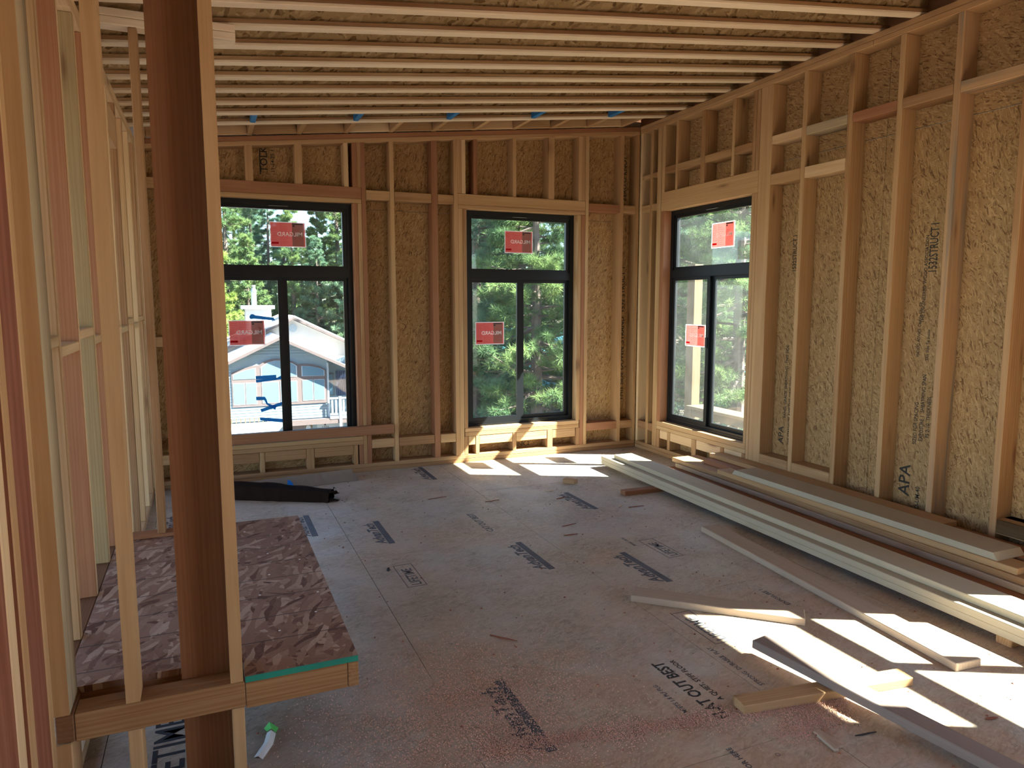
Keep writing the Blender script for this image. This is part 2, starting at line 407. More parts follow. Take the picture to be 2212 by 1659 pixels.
ftext('FLAT OUT BEST', .078, -2.490, -4.55, .84, 'ink', bold=.025); ftext('A QUIET, STIFF FLOOR', .036, -2.43, -4.44, .95, 'ink')
ftext('MEETS 1.8 PLF PLG', .03, -2.62, -4.46, .9); ftext('STRONG  DURABLE  FLAT', .034, -2.20, -4.42, .9)
ftext('FACE UP', .05, -1.20, -4.35); ftext('CAT OUT BEST', .07, -2.50, -2.10, .95); ftext('NAIL FLOOR HERE', .03, -2.62, -4.95)
ftext('SPACE 1/8 IN', .03, -1.75, -2.75); ftext('EXPOSURE 1', .04, -1.5, -3.85)
marks = []
for gx in np.arange(-3.3, -.9, .203):
    for gy in np.arange(-5.4, -.4, .305):
        marks.append((gx+rnd.uniform(-.015, .015), gy+rnd.uniform(-.015, .015)))
v, f = [], []
for k, (mx, my) in enumerate(marks):
    n = 4 if k % 2 else 8; r = .0095
    for j in range(n):
        a = 2*math.pi*j/n+.78
        for rr in (r, r*.78): v.append((mx+rr*math.cos(a), my+rr*math.sin(a), .0007))
    b = len(v)-2*n
    for j in range(n):
        p, q = b+2*j, b+2*((j+1) % n); f.append((p, q, q+1, p+1))
MK('printed_nailing_marks', fl, v, f, 'ink_floor', kind='stuff')

# ---- back wall (inner framing face on y = 0, board sheathing on y = .14)
wb = root('wall_back', kind='structure')
W1A, W1B, W2A, W2B = -4.285, -3.025, -1.943, -.735     # window openings
D = .14
B('bottom_plate', wb, -4.75, 0, 0, D, 0, .038, 'fir'); B('bottom_plate', wb, -4.75, 0, 0, D, .039, .077, 'fir')
SLB('top_plate', wb, -4.70, 0, 0, D, 3.331, 3.369, 'tan'); SLB('top_plate', wb, -4.70, 0, 0, D, 3.370, 3.410, 'red')
for a, b, m in ((-4.75, -4.71, 'fir'), (-4.40, -4.365, 'fir'), (-2.947, -2.909, 'red'), (-2.685, -2.647, 'tan'), (-2.288, -2.232, 'red'), (-2.069, -2.031, 'tan'), (-.647, -.610, 'fir'), (-.233, -.194, 'tan'), (-.040, -.002, 'fir')):
    ST('stud', wb, a, b, 0, D, .077, mat=m)
for a, b, m in ((-4.365, -4.327, 'fir'), (-3.025, -2.986, 'red'), (-2.985, -2.948, 'fir'), (-2.030, -1.984, 'tan'), (-1.983, -1.944, 'fir'), (-.734, -.692, 'fir'), (-.691, -.648, 'red')):
    inner = abs(a-W1B) < .01 or abs(b-W2A) < .01 or abs(a-W2B) < .01
    if inner: B('trimmer_stud', wb, a, b, 0, D, .342, 2.478, m); B('cripple_stud', wb, a, b, 0, D, .077, .262, m)
    else: B('trimmer_stud', wb, a, b, 0, D, .077, 2.478, m)
B('header', wb, -4.365, -2.948, 0, D, 2.517, 2.619, 'red'); B('header_plate', wb, -4.365, -2.948, 0, D, 2.478, 2.516, 'fir')
B('header', wb, -2.030, -.648, 0, D, 2.517, 2.617, 'tan'); B('header_plate', wb, -2.030, -.648, 0, D, 2.478, 2.516, 'fir')
for a, b, m in ((-4.30, -4.26, 'fir'), (-3.925, -3.864, 'tan'), (-3.518, -3.458, 'tan'), (-3.098, -3.060, 'pale'), (-3.025, -2.986, 'red'), (-2.985, -2.948, 'fir'),
             (-2.030, -1.991, 'tan'), (-1.990, -1.952, 'pale'), (-1.868, -1.831, 'red'), (-1.459, -1.423, 'tan'), (-1.068, -1.006, 'tan'), (-.728, -.690, 'tan'), (-.689, -.648, 'fir')):
    ST('cripple_stud', wb, a, b, 0, D, 2.6185, mat=m)
for a, b, m in ((-4.71, -4.40, 'fir'), (-2.908, -2.685, 'tan'), (-2.646, -2.289, 'fir'), (-2.231, -2.070, 'fir'), (-.609, -.234, 'red'), (-.193, -.041, 'fir')):
    B('blocking', wb, a+.001, b-.001, 0.002, D, 2.515, 2.600, m); B('blocking', wb, a+.001, b-.001, 0.002, D, .217, .302, m)
B('blocking', wb, -4.709, -4.401, .002, D, 1.22, 1.305, 'fir')
for a, b in ((-4.327, -2.985), (-1.977, -.70)):
    B('sill_plate', wb, a, b, 0, D, .304, .342, 'tan'); B('sill_plate', wb, a, b, 0, D, .263, .303, 'fir')
sets = (((-4.327, -4.289), (-3.907, -3.866), (-3.503, -3.437), (-3.075, -3.037)), ((-1.943, -1.943), (-1.865, -1.826), (-1.462, -1.424), (-1.071, -1.010), (-.738, -.734)))
for st_ in sets:
    for a, b in st_:
        if b-a > .01: B('cripple_stud', wb, a, b, 0, D, .077, .262, 'fir')
    for (p, q), (r_, s_) in zip(st_[:-1], st_[1:]):
        B('blocking', wb, q+.002, r_-.002, .004, .042, .172, .261, 'fir')
# sheathing panels round the two openings
def osbB(x0, x1, z0, z1, top=None):
    if top is None: B('wall_panel', wb, x0+.0015, x1-.0015, D, D+.012, z0+.0015, z1-.0015, 'osb_wall', 0)
    else: MK('wall_panel', wb, [(x0+.0015, D, z0), (x1-.0015, D, z0), (x1-.0015, D+.012, z0), (x0+.0015, D+.012, z0), (x0+.0015, D, roofz(x0, top)), (x1-.0015, D, roofz(x1, top)), (x1-.0015, D+.012, roofz(x1, top)), (x0+.0015, D+.012, roofz(x0, top))], BOXF, 'osb_wall', (1, .01, 2))
for a, b in ((-4.9, W1A), (W1B, W2A), (W2B, .152)): osbB(a, b, 0, 2.44); osbB(a, b, 2.442, 3, 3.40)
for a, b in ((W1A, W1B), (W2A, W2B)): osbB(a, b, 0, .342); osbB(a, b, 2.478, 3, 3.40)
for q in ((-9, W1A, -.3, 3.3), (W1B, W2A, -.3, 3.5), (W2B, .17, -.3, 3.5), (W1A, W1B, -.3, .34), (W2A, W2B, -.3, .34), (W1A, W1B, 2.49, 3.4), (W2A, W2B, 2.49, 3.5)):
    B('house_wrap', wb, q[0], q[1], D+.0125, D+.02, q[2], q[3], 'wrap', 0)  # unseen outer sheet added to keep sun from leaking through panel gaps
TZ = dict(xdir=(0, 0, 1), ydir=(-1, 0, 0))
text('printed_lettering', wb, 'TOLKO', .085, (-3.735, D-.0005, 2.72), mat='ink_wall', **TZ)
text('printed_lettering', wb, '11-14-25 1', .045, (-3.675, D-.0005, 2.72), mat='ink_wall', **TZ)
B('printed_bar', wb, -3.80, -3.79, D-.0006, D-.0001, 2.70, 2.93, 'ink_wall', 0)
text('printed_lettering', wb, 'THIS SIDE DOWN  STRAND  1532 STRUCT 1', .075, (-.075, D-.0005, .5), mat='ink_wall', **TZ)
text('printed_lettering', wb, 'ZERO.O KNOT', .07, (-.075, D-.0005, 2.66), mat='ink_wall', **TZ)
text('printed_lettering', wb, 'INK 2', .06, (-1.36, D-.0005, .09), xdir=(1, 0, 0), ydir=(0, 0, 1), mat='ink_wall')

# ---- right wall (inner framing face on x = 0)
wr = root('wall_right', kind='structure')
W3A, W3B, W4A, W4B = -.46, -1.718, -4.785, -5.985
YE = -9.2
for y0, y1 in ((-3.66, -.002), (-7.3, -3.661), (YE, -7.301)):
    B('bottom_plate', wr, 0, D, y0, y1, 0, .038, 'tan'); B('bottom_plate', wr, 0, D, y0, y1, .039, .077, 'fir')
    B('top_plate', wr, 0, D, y0+(.8 if y0 > YE else 0), y1+(.799 if y1 < -1 else 0), 3.335, 3.373, 'tan'); B('top_plate', wr, 0, D, y0, y1, 3.374, 3.412, 'fir')
def rst(name, y0, y1, z0, z1, m='fir', x1=D): B(name, wr, 0, x1, y0, y1, z0, z1, m)
mats = ['tan', 'fir', 'fir', 'grey', 'tan', 'fir', 'tan', 'fir']
for (a, b), m in zip(((-.047, -.008), (-.241, -.197), (-2.292, -2.251), (-2.718, -2.677), (-3.118, -3.078), (-3.513, -3.470), (-3.927, -3.886), (-4.333, -4.293), (-6.45, -6.41), (-6.85, -6.81), (-9.05, -9.01)), ['pale', 'fir', 'tan', 'fir', 'tan', 'streaky', 'fir', 'tan']+['fir']*6):
    rst('stud', a, b, .077, 3.335, m)
rst('king_post', -1.93, -1.792, .077, 3.335, 'tan'); rst('king_post', -.397, -.325, .077, 3.335, 'fir')
rst('king_post', -4.70, -4.66, .077, 3.335); rst('king_post', -6.11, -6.07, .077, 3.335)
for A, Bq, hl, hr in ((W3A, W3B, -.402, -1.791), (W4A, W4B, -4.702, -6.068)):
    rst('header', hr, hl, 2.498, 2.683, 'tan', x1=D)
    rst('trimmer_stud', A, hl, .352, 2.498, 'red' if A > -1 else 'fir'); rst('trimmer_stud', A, hl, .077, .265)
    rst('trimmer_stud', Bq-.036, Bq, .352, 2.498, 'tan'); rst('trimmer_stud', hr, Bq-.037, .077, 2.498, 'tan')
    rst('sill_plate', Bq-.036, hl, .306, .352, 'tan'); rst('sill_plate', Bq-.036, hl, .266, .305, 'fir')
    c = [(hl-.05, hl-.003), (hl-.262, hl-.228), (hl-.675, hl-.614), (hl-1.078, hl-1.042), (hr+.05, hr+.088), (hr+.001, hr+.046)]
    for a, b in c: rst('cripple_stud', a, b, 2.683, 3.335, 'tan' if a > -1 else 'fir')
    prev = c[0][0]
    for a, b in c[1:5]:
        rst('blocking', b+.001, prev-.001, 2.86, 2.925, 'fir'); prev = a
    d_ = [(A-.181, A-.138), (A-.606, A-.54), (A-1.008, A-.963), (Bq-.036, Bq+.01)]
    prev = A
    for a, b in d_:
        rst('cripple_stud', a, b, .077, .265, 'fir')
        B('blocking', wr, .004, .042, b+.002, prev-.002, .176, .264, 'pale'); prev = a
edges = [(-2.251, -1.93), (-2.677, -2.292), (-3.078, -2.718), (-3.470, -3.118), (-3.886, -3.513), (-4.293, -3.927), (-4.66, -4.333), (-6.41, -6.11), (-6.81, -6.45)]
for k, (a, b) in enumerate(edges):
    rst('blocking', a+.001, b-.001, 2.86, 2.925, ['pale', 'grey', 'red', 'fir', 'streaky', 'fir'][k % 6])
    if k < 2: rst('blocking', a+.001, b-.001, 2.538, 2.622, ['tan', 'pale'][k])
    if k in (0, 1, 5, 6): rst('blocking', a+.001, b-.001, .218, .304, 'fir')
    if k == 4: pass
rst('blocking', -4.292, -3.928, .215, .304, 'fir')
for a, b in ((-.196, -.048), (-.324, -.242)):
    for z0, z1 in ((2.855, 2.900), (2.525, 2.59), (.225, .308)): rst('blocking', a+.001, b-.001, z0, z1, 'fir')
def osbR(y0, y1, z0, z1): B('wall_panel', wr, D, D+.012, y0+.0015, y1-.0015, z0+.0015, z1-.0015, 'osb_wall', 0)
yy = [.152, W3A, W3B, -2.898, -4.118, W4A, W4B, -6.9, -8.95, YE]
for k in range(len(yy)-1):
    a, b = yy[k+1], yy[k]
    if b in (W3A, W4A): osbR(a, b, 0, .352); osbR(a, b, 2.498, 3.41)
    elif b == -6.9: osbR(a, b, 2.45, 3.41)  # unglazed opening added out of view to let sun light the back studs
    else: osbR(a, b, 0, 2.74); osbR(a, b, 2.742, 3.41)
for q in ((W3A, .17, -.3, 3.76), (W4A, W3B, -.3, 3.76), (-6.9, W4B, -.3, 3.76), (YE, -8.95, -.3, 3.76), (-8.95, -6.9, 2.45, 3.76)): B('house_wrap', wr, D+.0125, D+.02, q[0], q[1], q[2], q[3], 'wrap', 0)  # added unseen sheets, blocking light at the panel gaps
for a, b in ((W3B, W3A), (W4B, W4A)):
    B('house_wrap', wr, D+.0125, D+.02, a, b, -.3, .35, 'wrap', 0); B('house_wrap', wr, D+.0125, D+.02, a, b, 2.51, 3.76, 'wrap', 0)
B('rim_board', wr, .10, .138, YE, .15, 3.413, 3.73, 'dark', 0)
RZ = dict(xdir=(0, 0, 1), ydir=(0, 1, 0))
def rtext(s, size, y, z, sx=1.): text('printed_lettering', wr, s, size, (D-.0005, y, z), mat='ink_wall', sx=sx, **RZ)
rtext('1532STRUCT I', .085, -3.335, 1.78, .62); rtext('THE ENGINEERED WOOD ASSOCIATION', .035, -3.27, 1.45, .9)
for k, s in enumerate(('SIZED FOR SPACING', 'EXPOSURE 1  SHEATHING SPAN', 'PS 2-10  THICKNESS', '32/16  15/32 IN.')):
    rtext(s, .04, -3.27-.045*k, .62+.03*k, .8)
rtext('APA', .12, -3.24, .25, 1); rtext('HUD-UM-40', .045, -3.32, .12, .9); rtext('WOOD ADVICE Certified by TP', .03, -3.25, 1.22, .9); rtext('This Side To Inside', .03, -3.32, 1.2, .9)
rtext('1532STRUCT I', .06, -2.11, 1.83, .8); rtext('PANEL GRADE SHEATHING  THIS SIDE', .04, -2.07, .62, .9); rtext('APA', .08, -2.05, .40, 1); rtext('THE STRENGTH AXIS THIS DIRECTION', .035, -2.12, .4, .95)

rst('header', -9.0, -6.86, 2.45, 2.62)  # spans the added, unseen opening that lets in extra sun
# ---- walls of the unseen part of the floor, behind and left of the viewer
wn = root('wall_near', kind='structure')
B('wall_panel', wn, -7.6, .15, -9.215, -9.2, -.3, 3.5, 'osb_wall', 0)
for k in range(18): ST('stud', wn, -7.4+.42*k, -7.36+.42*k, -9.199, -9.06, .0, 3.40, 'fir')
B('wall_panel', wb, -7.6, -4.9, D, D+.012, -.3, 2.95, 'osb_wall', 0)
# ---- left partition (face on x = -4.75), studs down to the landing level beside the landing
wl = root('wall_left', kind='structure')
LX0, LX1 = -4.839, -4.751
B('bottom_plate', wl, LX0, LX1, -2.66, -.002, 0, .038, 'pale'); B('bottom_plate', wl, LX0, LX1, -6.4, -2.661, 0, .038, 'pale')
B('landing_ledger', wl, LX0, LX1, -4.12, -2.661, .36, .398, 'dark')
for y0, y1 in ((-3.0, -.0), (-9.0, -3.001)):
    B('top_plate', wl, LX0, LX1, y0, y1, 2.819, 2.857, 'pale'); B('top_plate', wl, LX0, LX1, y0, y1, 2.858, 2.896, 'pale')
lm = ['green', 'red', 'fir', 'tan']
for k, (a, b) in enumerate(((-3.770, -3.732), (-3.359, -3.321), (-2.945, -2.907), (-2.700, -2.662))):
    mt = ['tan', 'red', 'green', 'red'][k]
    o = B('stud', wl, LX0, LX1, a, b, .399, 2.818, mt, .003)
    if len(o.data.materials) < 2:
        o.data.materials.append(M['pale'])
        for p in o.data.polygons: p.material_index = 1 if abs(p.normal[1]) > .9 else 0  # narrow side faces painted paler in place of light from the right
    B('cripple_stud', wl, LX0, LX1, a, b, .039, .359, 'dark')
for k in range(6):
    a = -2.24+.4064*k; B('stud', wl, LX0, LX1, a, a+.038, .039, 2.818, ['tan', 'pale', 'fir'][k % 3])
B('stud', wl, LX0, LX1, -.045, -.004, .039, 2.818, 'tan')
for (a, b, z) in ((-4.120, -3.771, 1.448), (-3.731, -3.360, 1.408), (-3.320, -2.946, 1.450), (-2.906, -2.701, 1.407)):
    B('blocking', wl, LX0, LX1, a, b, z, z+.038, 'pale')
for k in range(6):
    a = -2.24+.4064*k; z = (1.45, 1.41)[k % 2]
    B('blocking', wl, LX0, LX1, a+.039, min(a+.405, -.046), z, z+.038, 'pale')
B('header', wl, LX0+.01, LX1+.001, -1.833, -1.43, 2.54, 2.738, 'pale')
for k, (a, b, m) in enumerate(((-4.318, -4.272, 'tan'), (-4.545, -4.490, 'tan'), (-4.652, -4.590, 'pale'), (-4.95, -4.90, 'fir'), (-5.36, -5.31, 'fir'), (-5.77, -5.72, 'tan'), (-6.2, -6.15, 'fir'))):
    o = B('stud', wl, -4.89, -4.751, a, b, .039, 2.818, m, .003 if k > 2 else .0031+k*.0001)
    if k < 3:
        me = o.data; me.materials.append(M['rough'])
        for p in me.polygons: p.material_index = 1 if abs(p.normal[2]) > .9 else 0

# ---- near wall framing that stands in front of the landing (face on y = -4.27)
wf = root('wall_front', kind='structure')
NY = -4.27
o = ST('stud', wf, -4.764, -4.712, NY, NY+.14, .386, 3.40, 'tan'); o.data.materials.append(M['grey']); o.data.polygons[3].material_index = 1; o.data.polygons[5].material_index = 1
ST('stud', wf, -4.565, -4.526, NY, NY+.089, .386, 3.40, 'tan')
ST('stud', wf, -4.269, -4.231, NY, NY+.089, .386, 3.40, 'tan')
B('stud', wf, -4.764, -4.712, NY, NY+.14, .039, .296, 'tan'); B('stud', wf, -4.565, -4.526, NY, NY+.089, .039, .296, 'tan'); B('stud', wf, -4.269, -4.231, NY, NY+.089, .039, .296, 'tan')
ST('post_board', wf, -4.413, -4.258, NY+.091, NY+.129, .0, 3.40, 'postred')
B('bottom_plate', wf, -4.751, -4.225, NY, NY+.089, 0, .038, 'fir')
# ---- far end wall of the landing (face on y = -2.65)
wm = root('wall_middle', kind='structure')
B('bottom_plate', wm, -4.749, -4.24, -2.65, -2.561, .401, .420, 'red')
B('top_plate', wm, -4.749, -4.09, -2.65, -2.561, 2.886, 2.924, 'flange'); B('top_plate', wm, -4.749, -4.09, -2.65, -2.561, 2.925, 2.962, 'flange')
for a in (-4.566, -4.32): B('stud', wm, a, a+.038, -2.65, -2.561, .4205, 2.885, 'fir')

# ---- ceiling: joists along x following the slope, lookouts at the back, roof panels above
ce = root('ceiling', kind='structure')
JY = [-.414, -.74, -1.046, -1.366, -1.666, -1.968, -2.269, -2.57, -2.875, -3.178, -3.48, -3.782, -4.085, -4.39, -4.69, -5.0, -5.30, -5.61, -5.91, -6.22, -6.52, -6.83]
JX0, JX1 = -7.6, .10
JH = .30
for k, y in enumerate(JY):
    j = root('roof_joist'); j.parent = ce
    SLB('bottom_flange', j, JX0, JX1, y-.032, y+.032, 3.415, 3.434, 'flange')  # underside strip painted paler, standing in for light bounced off the floor
    SLB('flange_core', j, JX0, JX1, y-.0325, y+.0325, 3.4345, 3.453, 'fir', .001)
    SLB('web', j, JX0, JX1, y-.005, y+.005, 3.4535, 3.415+JH-.0385, 'osb_web', 0)
    SLB('top_flange', j, JX0, JX1, y-.032, y+.032, 3.415+JH-.038, 3.415+JH, 'fir')
yb = [.6, -.62, -1.84, -3.06, -4.28, -5.5, -6.72, -7.94, -9.2]
xb = [JX0, -5.2, -2.76, -.32, .75]
for k in range(len(yb)-1):
    for i in range(len(xb)-1):
        SLB('roof_panel', ce, xb[i]+.001, xb[i+1]-.001, yb[k+1]+.001, yb[k]-.001, 3.415+JH+.001, 3.415+JH+.013, 'osb_roof', 0)
SLB('roof_felt', ce, JX0, .75, -9.2, .62, 3.415+JH+.014, 3.415+JH+.03, 'membrane', 0)  # unseen layer added above the panels to stop sun streaks through their gaps
for k in range(12):
    x = -4.69+.405*k
    SLB_ = B('lookout', ce, x-.02, x+.02, -.381, .05, roofz(x, 3.415), roofz(x, 3.415)+.14, 'tan')
    if k % 2 == 0 and k > 0:
        B('blue_lookout', ce, x-.02, x+.02, -.707, -.447, roofz(x, 3.415)+.002, roofz(x, 3.415)+.13, 'bluepaint', label='blue painted lookout')
    if k < 11:
        SLB('blocking', ce, x+.0215, x+.3835, -.03, .008, 3.419, 3.495, ['tan', 'pale', 'fir'][k % 3])
B('fascia_board', ce, -7.6, .75, .56, .60, 2.6, 3.9, 'dark', 0)
B('soffit_panel', ce, -7.6, .75, .165, .56, 2.55, 2.58, 'dark', 0)

# ---- windows
def frame_bars(W, H, wd, y0, y1):
    return [(0, W, y0, y1, 0, wd), (0, W, y0, y1, H-wd, H), (0, wd, y0, y1, wd, H-wd), (W-wd, W, y0, y1, wd, H-wd)]
def window(name, W, H, loc, rotz, stickers=(), tapes=(), tilt=()):
    r = root(name, kind='structure')
    def P(nm, boxes, mat, **kw): return join_boxes(nm, r, boxes, mat, **kw)
    zt = H-.555+.0   # underside of the upper light
    mb0, mb1 = H-.695, H-.56
    fr = frame_bars(W, H, .045, .088, .150)
    fr += [(.045, W-.045, .084, .152, mb0+.03, mb1-.03)]
    P('window_frame', fr, 'frame')
    P('upper_sash', [(.045, W-.045, .10, .14, mb1-.03, mb1), (.045, W-.045, .10, .14, H-.073, H-.045), (.045, .085, .10, .14, mb1, H-.073), (W-.085, W-.045, .10, .14, mb1, H-.073)], 'frame')
    cx = W*.47
    P('sliding_sash', [(.045, cx+.04, .092, .118, .045, .085), (.045, cx+.04, .092, .118, mb0, mb0+.03), (.045, .085, .092, .118, .085, mb0), (cx, cx+.04, .092, .118, .085, mb0)], 'frame')
    P('fixed_sash', [(cx+.02, W-.045, .120, .146, .045, .082), (cx+.02, W-.045, .120, .146, mb0, mb0+.03), (W-.085, W-.045, .120, .146, .082, mb0), (cx+.035, cx+.085, .120, .146, .082, mb0)], 'frame')
    P('bottom_track', [(.02, W-.02, .080, .096, 0, .022)], 'frame')
    P('sash_latch', [(cx+.008, cx+.03, .078, .092, .80, .90)], 'frame')
    P('pale_spacer_tab', [(W*.43, W*.56, .094, .0995, H-.046, H-.036)], 'spacer')
    P('upper_pane', [(.08, W-.08, .118, .122, mb1-.004, H-.07)], 'glass')
    P('lower_pane', [(.08, cx+.004, .103, .107, .08, mb0+.004)], 'glass')
    P('lower_pane', [(cx+.08, W-.08, .131, .135, .08, mb0+.004)], 'glass')
    for (x0, z0, w_, h_, yy_, red) in stickers:
        bw = .006
        s = P('maker_sticker', [(x0, x0+w_, yy_, yy_+.0006, z0, z0+bw), (x0, x0+w_, yy_, yy_+.0006, z0+h_-bw, z0+h_), (x0, x0+bw, yy_, yy_+.0006, z0+bw, z0+h_-bw), (x0+w_-bw, x0+w_, yy_, yy_+.0006, z0+bw, z0+h_-bw)], 'whitefilm' , label='red translucent maker label seen from behind')
        def Q(nm, a, b, c_, d_, mat, k=1): join_boxes(nm, s, [(x0+a*w_, x0+b*w_, yy_-.0005*k, yy_-.0005*k+.0003, z0+c_*h_, z0+d_*h_)], mat)
        Q('red_field', .025, .975, .03, .97, 'redfilm'); Q('grey_panel', .62, .94, .05, .95, 'greyfilm', 2)
        Q('dark_bar', .62, .92, .90, .955, 'ink', 3); Q('dark_square', .635, .695, .82, .88, 'ink', 3); Q('deep_red_bar', .04, .24, .12, .20, 'deepred', 3)
        lines = []
        for q in range(9):
            lines.append((x0+.33*w_, x0+(.45+.12*rnd.random())*w_, yy_-.0016, yy_-.0013, z0+(.12+.085*q)*h_, z0+(.127+.085*q)*h_))
            lines.append((x0+.05*w_, x0+(.15+.12*rnd.random())*w_, yy_-.0016, yy_-.0013, z0+(.30+.07*q)*h_, z0+(.307+.07*q)*h_))
            lines.append((x0+.66*w_, x0+(.78+.12*rnd.random())*w_, yy_-.0016, yy_-.0013, z0+(.12+.07*q)*h_, z0+(.127+.07*q)*h_))
        lines += [(x0+.305*w_, x0+.309*w_, yy_-.0016, yy_-.0013, z0+.05*h_, z0+.95*h_)]
        join_boxes('small_print', s, lines, 'deepred')
        text('lettering', s, 'MILGARD', h_*.23, (x0+.91*w_, yy_-.0020, z0+.44*h_), (-1, 0, 0), (0, 0, 1), 'brightprint', sx=w_/h_*.72)
    for nm, pts in tapes:
        prism('blue_tape_strip', r, pts, 'Y', .0995, .1002, 'tape')
    r.location = loc; r.rotation_euler = (0, 0, rotz)
    return r
def tp(pts): return [(x-W1A, z-.342) for x, z in pts]
tapes = [('a', tp([(-3.942, 1.461), (-3.924, 1.486), (-3.904, 1.485), (-3.891, 1.475), (-3.736, 1.455), (-3.724, 1.428), (-3.899, 1.445), (-3.932, 1.443)])),
         ('b', tp([(-3.909, .938), (-3.734, .942), (-3.732, .906), (-3.907, .907)])),
         ('c', tp([(-3.907, .905), (-3.74, .909), (-3.679, .939), (-3.68, .9), (-3.905, .878)])),
         ('d', tp([(-3.912, .753), (-3.838, .749), (-3.825, .727), (-3.816, .692), (-3.744, .652), (-3.753, .623), (-3.827, .679), (-3.843, .718), (-3.911, .72)])),
         ('e', tp([(-3.88, .638), (-3.821, .655), (-3.68, .698), (-3.68, .671), (-3.752, .644), (-3.871, .61)])),
         ('f', tp([(-3.888, .564), (-3.683, .537), (-3.682, .504), (-3.884, .536)]))]
HH = 2.134
window('window_1', W1B-W1A, HH, (W1A, 0, .342), 0, [(.545, 1.735, .308, .220, .1165, 1), (.17, .87, .306, .222, .1015, 1)], tapes)
window('window_2', W2B-W2A, HH, (W2A, 0, .342), 0, [(.443, 1.737, .309, .220, .1165, 1), (.119, .822, .309, .225, .1015, 1)])
window('window_3', W3A-W3B, HH+.01, (0, W3A, .352), -math.pi/2, [(.605, 1.735, .32, .230, .1165, 1), (.265, .803, .31, .212, .1015, 1)])
window('window_4', W4A-W4B, HH+.01, (0, W4A, .352), -math.pi/2)
# ================================================================== THINGS IN THE ROOM
# ---- stair landing
la = root('stair_landing', (-4.30, -3.4, 0), label='raised strand-board stair landing with a green-painted front edge, left of the room', cat='landing')
dp = prism('deck_panel', la, [(-4.749, -4.128), (-4.2255, -4.128), (-4.2255, -4.268), (-3.863, -4.268), (-3.863, -2.53), (-4.749, -2.53)], 'Z', .378, .3995, 'osb_deck')
B('green_painted_edge', la, -4.2245, -3.8625, -4.2705, -4.2685, .379, .399, 'greenedge', 0, label='green painted panel edge')
for y in (-2.83, -3.03, -3.235, -3.44, -3.64, -3.84, -4.04):
    B('chalk_line', la, -4.748, -3.866, y, y+.005, .3996, .3999, 'darkinkline', 0)
for i in range(14):
    x, y = rnd.uniform(-4.6, -3.9), rnd.uniform(-4.05, -2.6)
    B('nail_head', la, x, x+.008, y, y+.008, .3996, .4004, 'spacer', 0)
B('front_beam', la, -4.702, -4.2265, NY, NY+.038, .297, .384, 'amber', .003)
B('front_beam', la, -4.702, -4.2265, NY+.039, NY+.089, .297, .3845, 'amber', .003)
B('beam_end', la, -4.751, -4.703, NY, NY+.141, .300, .3845, 'dark', .003)
B('front_beam', la, -4.2255, -3.8995, NY, NY+.038, .290, .3775, 'amber', .003)
for k, x in enumerate((-3.898, -4.05)): B('side_joist', la, x, x+.036, NY+(0 if k == 0 else .04), -2.575, .290, .3775, 'amber', .003)
B('rim_joist', la, -4.749, -4.2265, NY+.142, NY+.178, .290, .3775, 'red'); B('rim_joist', la, -4.749, -3.863, -2.573, -2.535, .290, .3775, 'red')
for x in (-4.6, -4.35): B('joist', la, x, x+.038, NY+.18, -2.575, .290, .3775, 'fir')
for x, y in ((-3.985, -2.62), (-4.34, -2.62), (-4.74, -2.62)): B('support_post', la, x, x+.085, y-.001, y+.04, 0, .2895, 'fir')
# ---- loose 2x4 nailed across the bottom of the left window
B('brace_board', None, -4.62, -2.70, -.0395, -.0015, .355, .443, 'red', .003, label='reddish two-by-four laid on edge across the bottom of the left window', cat='board')
# ---- stacked boards along the right wall
def rotboard(name, p0, ang, L, W, z, T, mat, **kw):
    """board from left-far corner p0, running towards the viewer; ang = drift in x per metre of y"""
    me = box_mesh(L, W, T, .003, mat)
    o = bpy.data.objects.new(name, me); C.objects.link(o)
    d = Vector((ang, -1, 0)).normalized(); n = Vector((-d.y, d.x, 0))
    if n.x < 0: n = -n
    c = Vector((p0[0], p0[1], z+T/2))+d*L/2+n*W/2
    zax = Vector((0, 0, 1)); yax = zax.cross(d)
    m = Matrix.Identity(4)
    for i in range(3): m[i][0] = d[i]; m[i][1] = yax[i]; m[i][2] = zax[i]; m[i][3] = c[i]
    o.matrix_world = m
    return tagp(o, **kw)
GL = 'boards of the pile nearer the room, along the right wall'; GR = 'boards of the pile against the right wall'
T = .0378
rotboard('long_board', (-.846, -.727), -.024, 4.88, .235, .0385, T, 'primed', label='lowest long pale board of the near pile, its edge just above the floor', cat='board', group=GL)
rotboard('long_board', (-.850, -.730), -.024, 4.88, .235, .0768, T, 'primed', label='second long pale board of the near pile, flush over the lowest one', cat='board', group=GL)
rotboard('long_board', (-.795, -.878), -.024, 4.88, .190, .1150, T, 'primed', label='top board of the near pile, set back from the edge, dusty on top', cat='board', group=GL)
rotboard('long_board', (-.435, -1.225), -.022, 4.88, .185, .0385, T, 'red', label='lowest reddish board of the wall pile, showing a thin edge', cat='board', group=GR)
rotboard('long_board', (-.376, -1.265), -.019, 4.88, .235, .0768, T, 'dusty', label='second board up in the wall pile, brown and knotty along its edge', cat='board', group=GR)
rotboard('long_board', (-.359, -1.190), -.019, 4.27, .286, .1150, T, 'fir', label='widest board of the wall pile, jutting out bluish at the far end', cat='board', group=GR)
rotboard('short_board', (-.392, -1.870), -.004, 2.44, .14, .1533, T, 'tan', label='knotty tan board directly under the slant-ended wide board in the wall pile', cat='board', group=GR)
